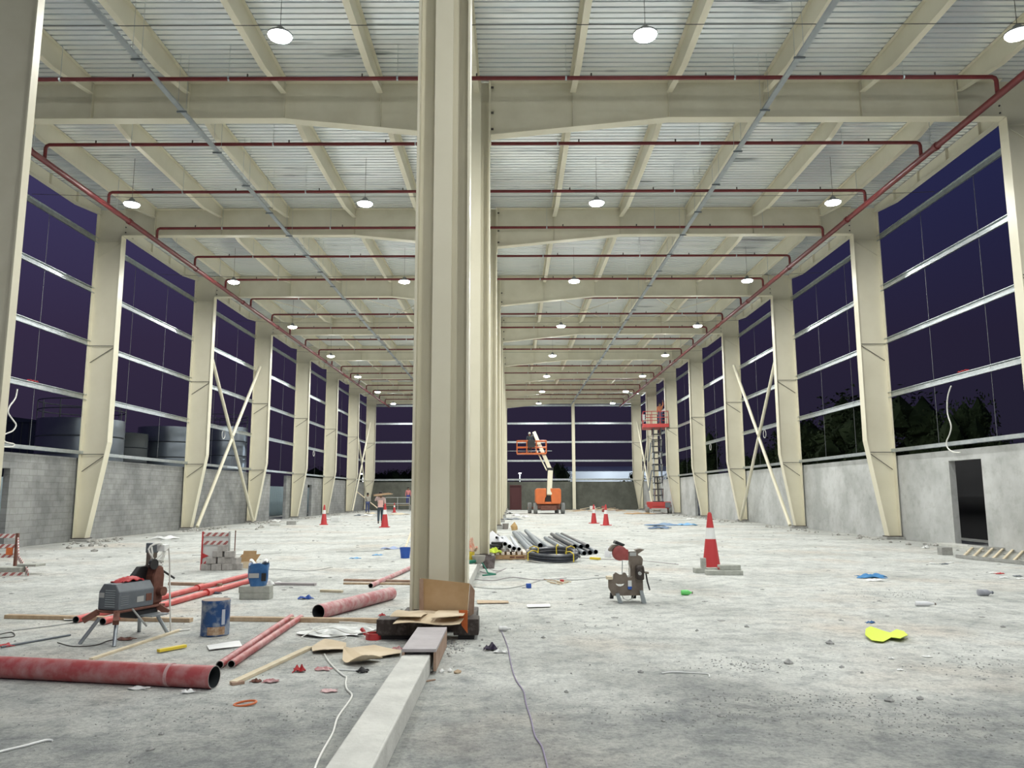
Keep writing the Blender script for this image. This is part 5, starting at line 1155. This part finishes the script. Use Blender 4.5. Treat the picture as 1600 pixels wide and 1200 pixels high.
for side, X in ((-1, XL + .6), (1, XR - .6)):
    for i in range(1, 8):
        for k in range(45 if (side < 0) else 26):
            y = FY[i] + R_.gauss(0, 1.2 if side < 0 else 2.4); x = X - side * abs(R_.gauss(0, .45)); r_ = R_.uniform(.03, .11)
            q.rock((x, y, r_ * .3), r_, R_.randint(0, 99999))
RUB = mat('wall_rubble', (.22, .22, .20), .95, var=(.46, .45, .42), scale=8)
tag(q.build('rubble', RUB, recentre=False), 'grey broken rubble along the feet of the side walls', 'rubble', kind='stuff')
for k, (px, py, r_) in enumerate([(1232, 1037, .045), (1390, 1096, .035), (1438, 1093, .03), (1297, 1006, .04), (1347, 1052, .02), (1315, 1043, .02), (1567, 980, .03), (885, 1082, .02), (1001, 1051, .025), (1167, 980, .03), (1089, 986, .025), (849, 997, .025), (1036, 1127, .02), (1125, 1120, .02), (235, 1172, .025), (205, 1192, .02), (252, 1148, .02)]):
    tag(MB().rock(G(px, py) + Vector((0, 0, r_ * .3)), r_ * 1.3, 400 + k).build('stone', STONE), 'single dark stone lying on the pale floor, larger than the grit around it', 'stone', 'single stones on the near floor')
for k in range(14):
    R_ = random.Random(600 + k); px, py = R_.choice([(R_.uniform(95, 170), R_.uniform(850, 862)), (R_.uniform(360, 425), R_.uniform(822, 828))]); r_ = R_.uniform(.07, .14)
    tag(MB().rock(G(px, py) + Vector((0, 0, r_ * .3)), r_, 700 + k).build('broken_concrete', RUB), 'broken concrete lump in the rubble at the foot of a left wall column', 'rubble', 'concrete lumps by the left columns')

# ================================================================== OUTSIDE
def tank(x, y, r, h, label, m=TANK, rail=True):
    t = thing('storage_tank', label, 'tank', (x, y, 0)); prof = []
    nb = 6
    for k in range(nb):
        z0_ = h * k / nb; z1_ = h * (k + 1) / nb; prof += [(r, z0_), (r, z0_ + .02), (r * 1.006, (z0_ + z1_) / 2), (r, z1_ - .02)]
    prof += [(r, h), (r * .4, h + .12)]
    MB().lathe(prof, 40).build('shell', m, t, smooth=True)
    for k in range(1, nb): MB().lathe([(r + .01, h * k / nb - .04), (r + .05, h * k / nb), (r + .01, h * k / nb + .04)], 40, close=False).build('hoop', TANKD, t)
    if rail:
        for z in (.5, 1.0): MB().tube([(r * math.cos(a_), r * math.sin(a_), h + z) for a_ in [k * PI / 12 for k in range(24)]], .03, 5, True).build('rail', TANKD, t)
        for k in range(12): a_ = k * PI / 6; MB().cyl((r * math.cos(a_), r * math.sin(a_), h), (r * math.cos(a_), r * math.sin(a_), h + 1), .025, seg=5).build('rail_post', TANKD, t)
    return t
def at(px, z_c, h):   # ground point behind pixel column px at a given distance
    return ((px - 800) / 1200 * z_c, (z_c - (h - EYE) * math.sin(PITCH)) / math.cos(PITCH))
x, y = at(122, 42, 3); tank(x, y, 2.15, 5.7, 'corrugated steel tank outside the left wall, nearest the left edge')
x, y = at(188, 50, 3); tank(x, y, 1.5, 5.6, 'dark steel tank outside, half hidden behind the nearest left column', TANKD, False)
x, y = at(262, 54, 3); tank(x, y, 2.1, 6.3, 'corrugated steel tank outside, between the two nearest left columns', TANK, False)
x, y = at(345, 66, 3); tank(x, y, 2.0, 7.4, 'grey steel tank outside behind the left cross bracing', TANK, True)
x, y = at(30, 46, 3)
t = thing('shed', 'dark navy clad shed outside at the far left', 'building', (x - 1.5, y + 1, 0)); MB().lo((-3.2, 0, 0), (2.6, 5, 6.1)).build('cladding', NAVY, t); MB().prism([(-3.3, 6.1), (2.7, 6.1), (-3.3, 6.9)], 'XZ', -.1, 5.1).build('roof', NAVY, t)
for k in range(12): MB().lo((-3.1 + k * .48, -.03, 0), (-3.06 + k * .48, 0, 6.1)).build('seam', TANKD, t)
# hoarding fence outside the left wall
q = MB(); y = 14
while y < 80: q.lo((WL - 3.2, y, 0), (WL - 3.16, y + .12, 2.3)); q.lo((WL - 3.24, y + .12, 0), (WL - 3.2, y + .24, 2.3)); y += .24
tag(q.build('hoarding_fence', SHEET, recentre=False), 'pale corrugated hoarding fence outside the left wall openings', 'fence')
# far warehouse
t = thing('warehouse', 'long white lit warehouse far behind the end wall', 'building', (18, 128, 0))
WW = mat('white_cladding', (.62, .66, .72), .5)
MB().lo((-9, 0, 0), (9, 12, 5.4)).build('wall', WW, t); MB().prism([(-.2, 5.4), (6, 6.4), (12.2, 5.4)], 'YZ', -9.2, 9.2).build('roof', GALV_D, t); MB().lo((2.0, -.1, .1), (3.4, 0, 4.7)).build('shutter_door', DGREY, t)
def yard_light(px, zc, h, label, watt, off=(0, 0)):
    x, y = at(px, zc, h); t = thing('street_lamp', label, 'street lamp', (x, y, 0)); MB().cyl((0, 0, 0), (0, 0, h), .07, .05, seg=8).build('pole', LGREY, t); MB().bar((0, 0, h), (0, -.6, h + .05), .08, .05).build('arm', LGREY, t)
    MB().lo((-.18, -.8, h - .04), (.18, -.4, h + .06)).build('lantern', LAMPHEAD, t)
    l = bpy.data.lights.new('lantern_light', 'POINT'); l.energy = watt; l.shadow_soft_size = .2; l.color = (.85, .95, 1); lo = bpy.data.objects.new('lantern_light', l); COL.objects.link(lo); lo.parent = t; lo.location = (0, -.7, h - .35)
LAMPHEAD = mat('street_lantern', (.8, .8, .8), .4, emit=((.95, .98, 1), 12))
yard_light(812, 110, 4.6, 'lit street lamp seen beyond the end wall left of the boom lift', 300)
yard_light(567, 96, 4.2, 'lit street lamp seen beyond the left corner of the end wall', 300)
yard_light(992, 118, 7.0, 'lit yard lamp beside the far white warehouse', 5000)
# trees
def leafmesh(nm, seed, n=2600, spread=(1, 1, 1)):
    R_ = random.Random(seed); q = MB(); blobs = [(R_.gauss(0, .38), R_.gauss(0, .38), R_.uniform(-.45, .6), R_.uniform(.3, .55)) for _ in range(14)]
    for k in range(n):
        bx, by, bz, br = R_.choice(blobs); th = R_.random() * 6.28; ph = math.acos(R_.uniform(-1, 1)); rr = br * R_.uniform(.75, 1.05)
        c_ = Vector((bx + rr * math.sin(ph) * math.cos(th), by + rr * math.sin(ph) * math.sin(th), bz + rr * math.cos(ph))); s_ = R_.uniform(.018, .035)
        u = Vector((R_.gauss(0, 1), R_.gauss(0, 1), R_.gauss(0, 1))).normalized(); v = u.orthogonal().normalized()
        q.add([c_ - u * s_ * 1.6, c_ - v * s_ * .7, c_ + u * s_ * 1.6, c_ + v * s_ * .7], [(0, 1, 2, 3)])
    for bx, by, bz, br in blobs:
        q.rock((bx, by, bz), br * .8, R_.randint(0, 9999), flat=1.0)
    return q
LM = {}
def tree(px, zc, h, w_, label, seed):
    x, y = at(px, zc, h / 2); t = thing('tree', label, 'tree', (x, y, 0), seed * 1.3, 'dark trees outside')
    k = seed % 3
    if k not in LM: LM[k] = leafmesh('foliage', 40 + k).build('foliage', LEAF, t, fix=False); f = LM[k]
    else: f = LM[k].copy(); COL.objects.link(f); f.parent = t
    f.location = (0, 0, h * .60); f.scale = (w_ / 1.7, w_ / 1.7, h * .42)
    MB().cyl((0, 0, 0), (.1, 0, h * .5), .22, .12, seg=8).build('trunk', BARK, t)
for k, (px, zc, h, w_, lb) in enumerate([(1430, 38, 6.6, 5.2, 'dark leafy tree outside the right wall above the nearer wall panel'), (1500, 34, 6.4, 3.0, 'dark tree outside just left of the right doorway cable'), (1560, 32, 4.4, 2.6, 'low dark tree outside at the right edge'), (1340, 44, 7.4, 6.5, 'broad dark tree outside behind the nearest right column'),
        (1270, 52, 7.4, 5.5, 'dark tree outside right of the right cross bracing'), (1200, 60, 5.6, 5, 'dark tree outside behind the right cross bracing'), (1110, 66, 7.0, 3.0, 'dark tree outside between the far right columns'), (1075, 78, 5.8, 5, 'small dark tree outside by the far right doorway'), (1300, 62, 6.5, 6.5, 'dark rear tree outside behind the nearest right column'),
        (872, 112, 6.3, 3.5, 'narrow dark tree beyond the end wall behind the boom'), (610, 120, 5.8, 7, 'low dark tree line beyond the end wall, left part'), (632, 125, 6.4, 5, 'rounded dark tree beyond the end wall beside the centre column'), (590, 122, 5.2, 6, 'low dark tree beyond the left corner of the end wall'), (815, 124, 4.2, 4, 'small dark tree beyond the end wall near the street lamp'), (995, 112, 5.2, 3.2, 'bush lit by the yard lamp near the white warehouse'),
        (500, 104, 5.4, 7, 'low dark tree outside between the far left columns'), (540, 110, 5.0, 7, 'low dark tree outside by the last left columns')]):
    tree(px, zc, h, w_, lb, k)
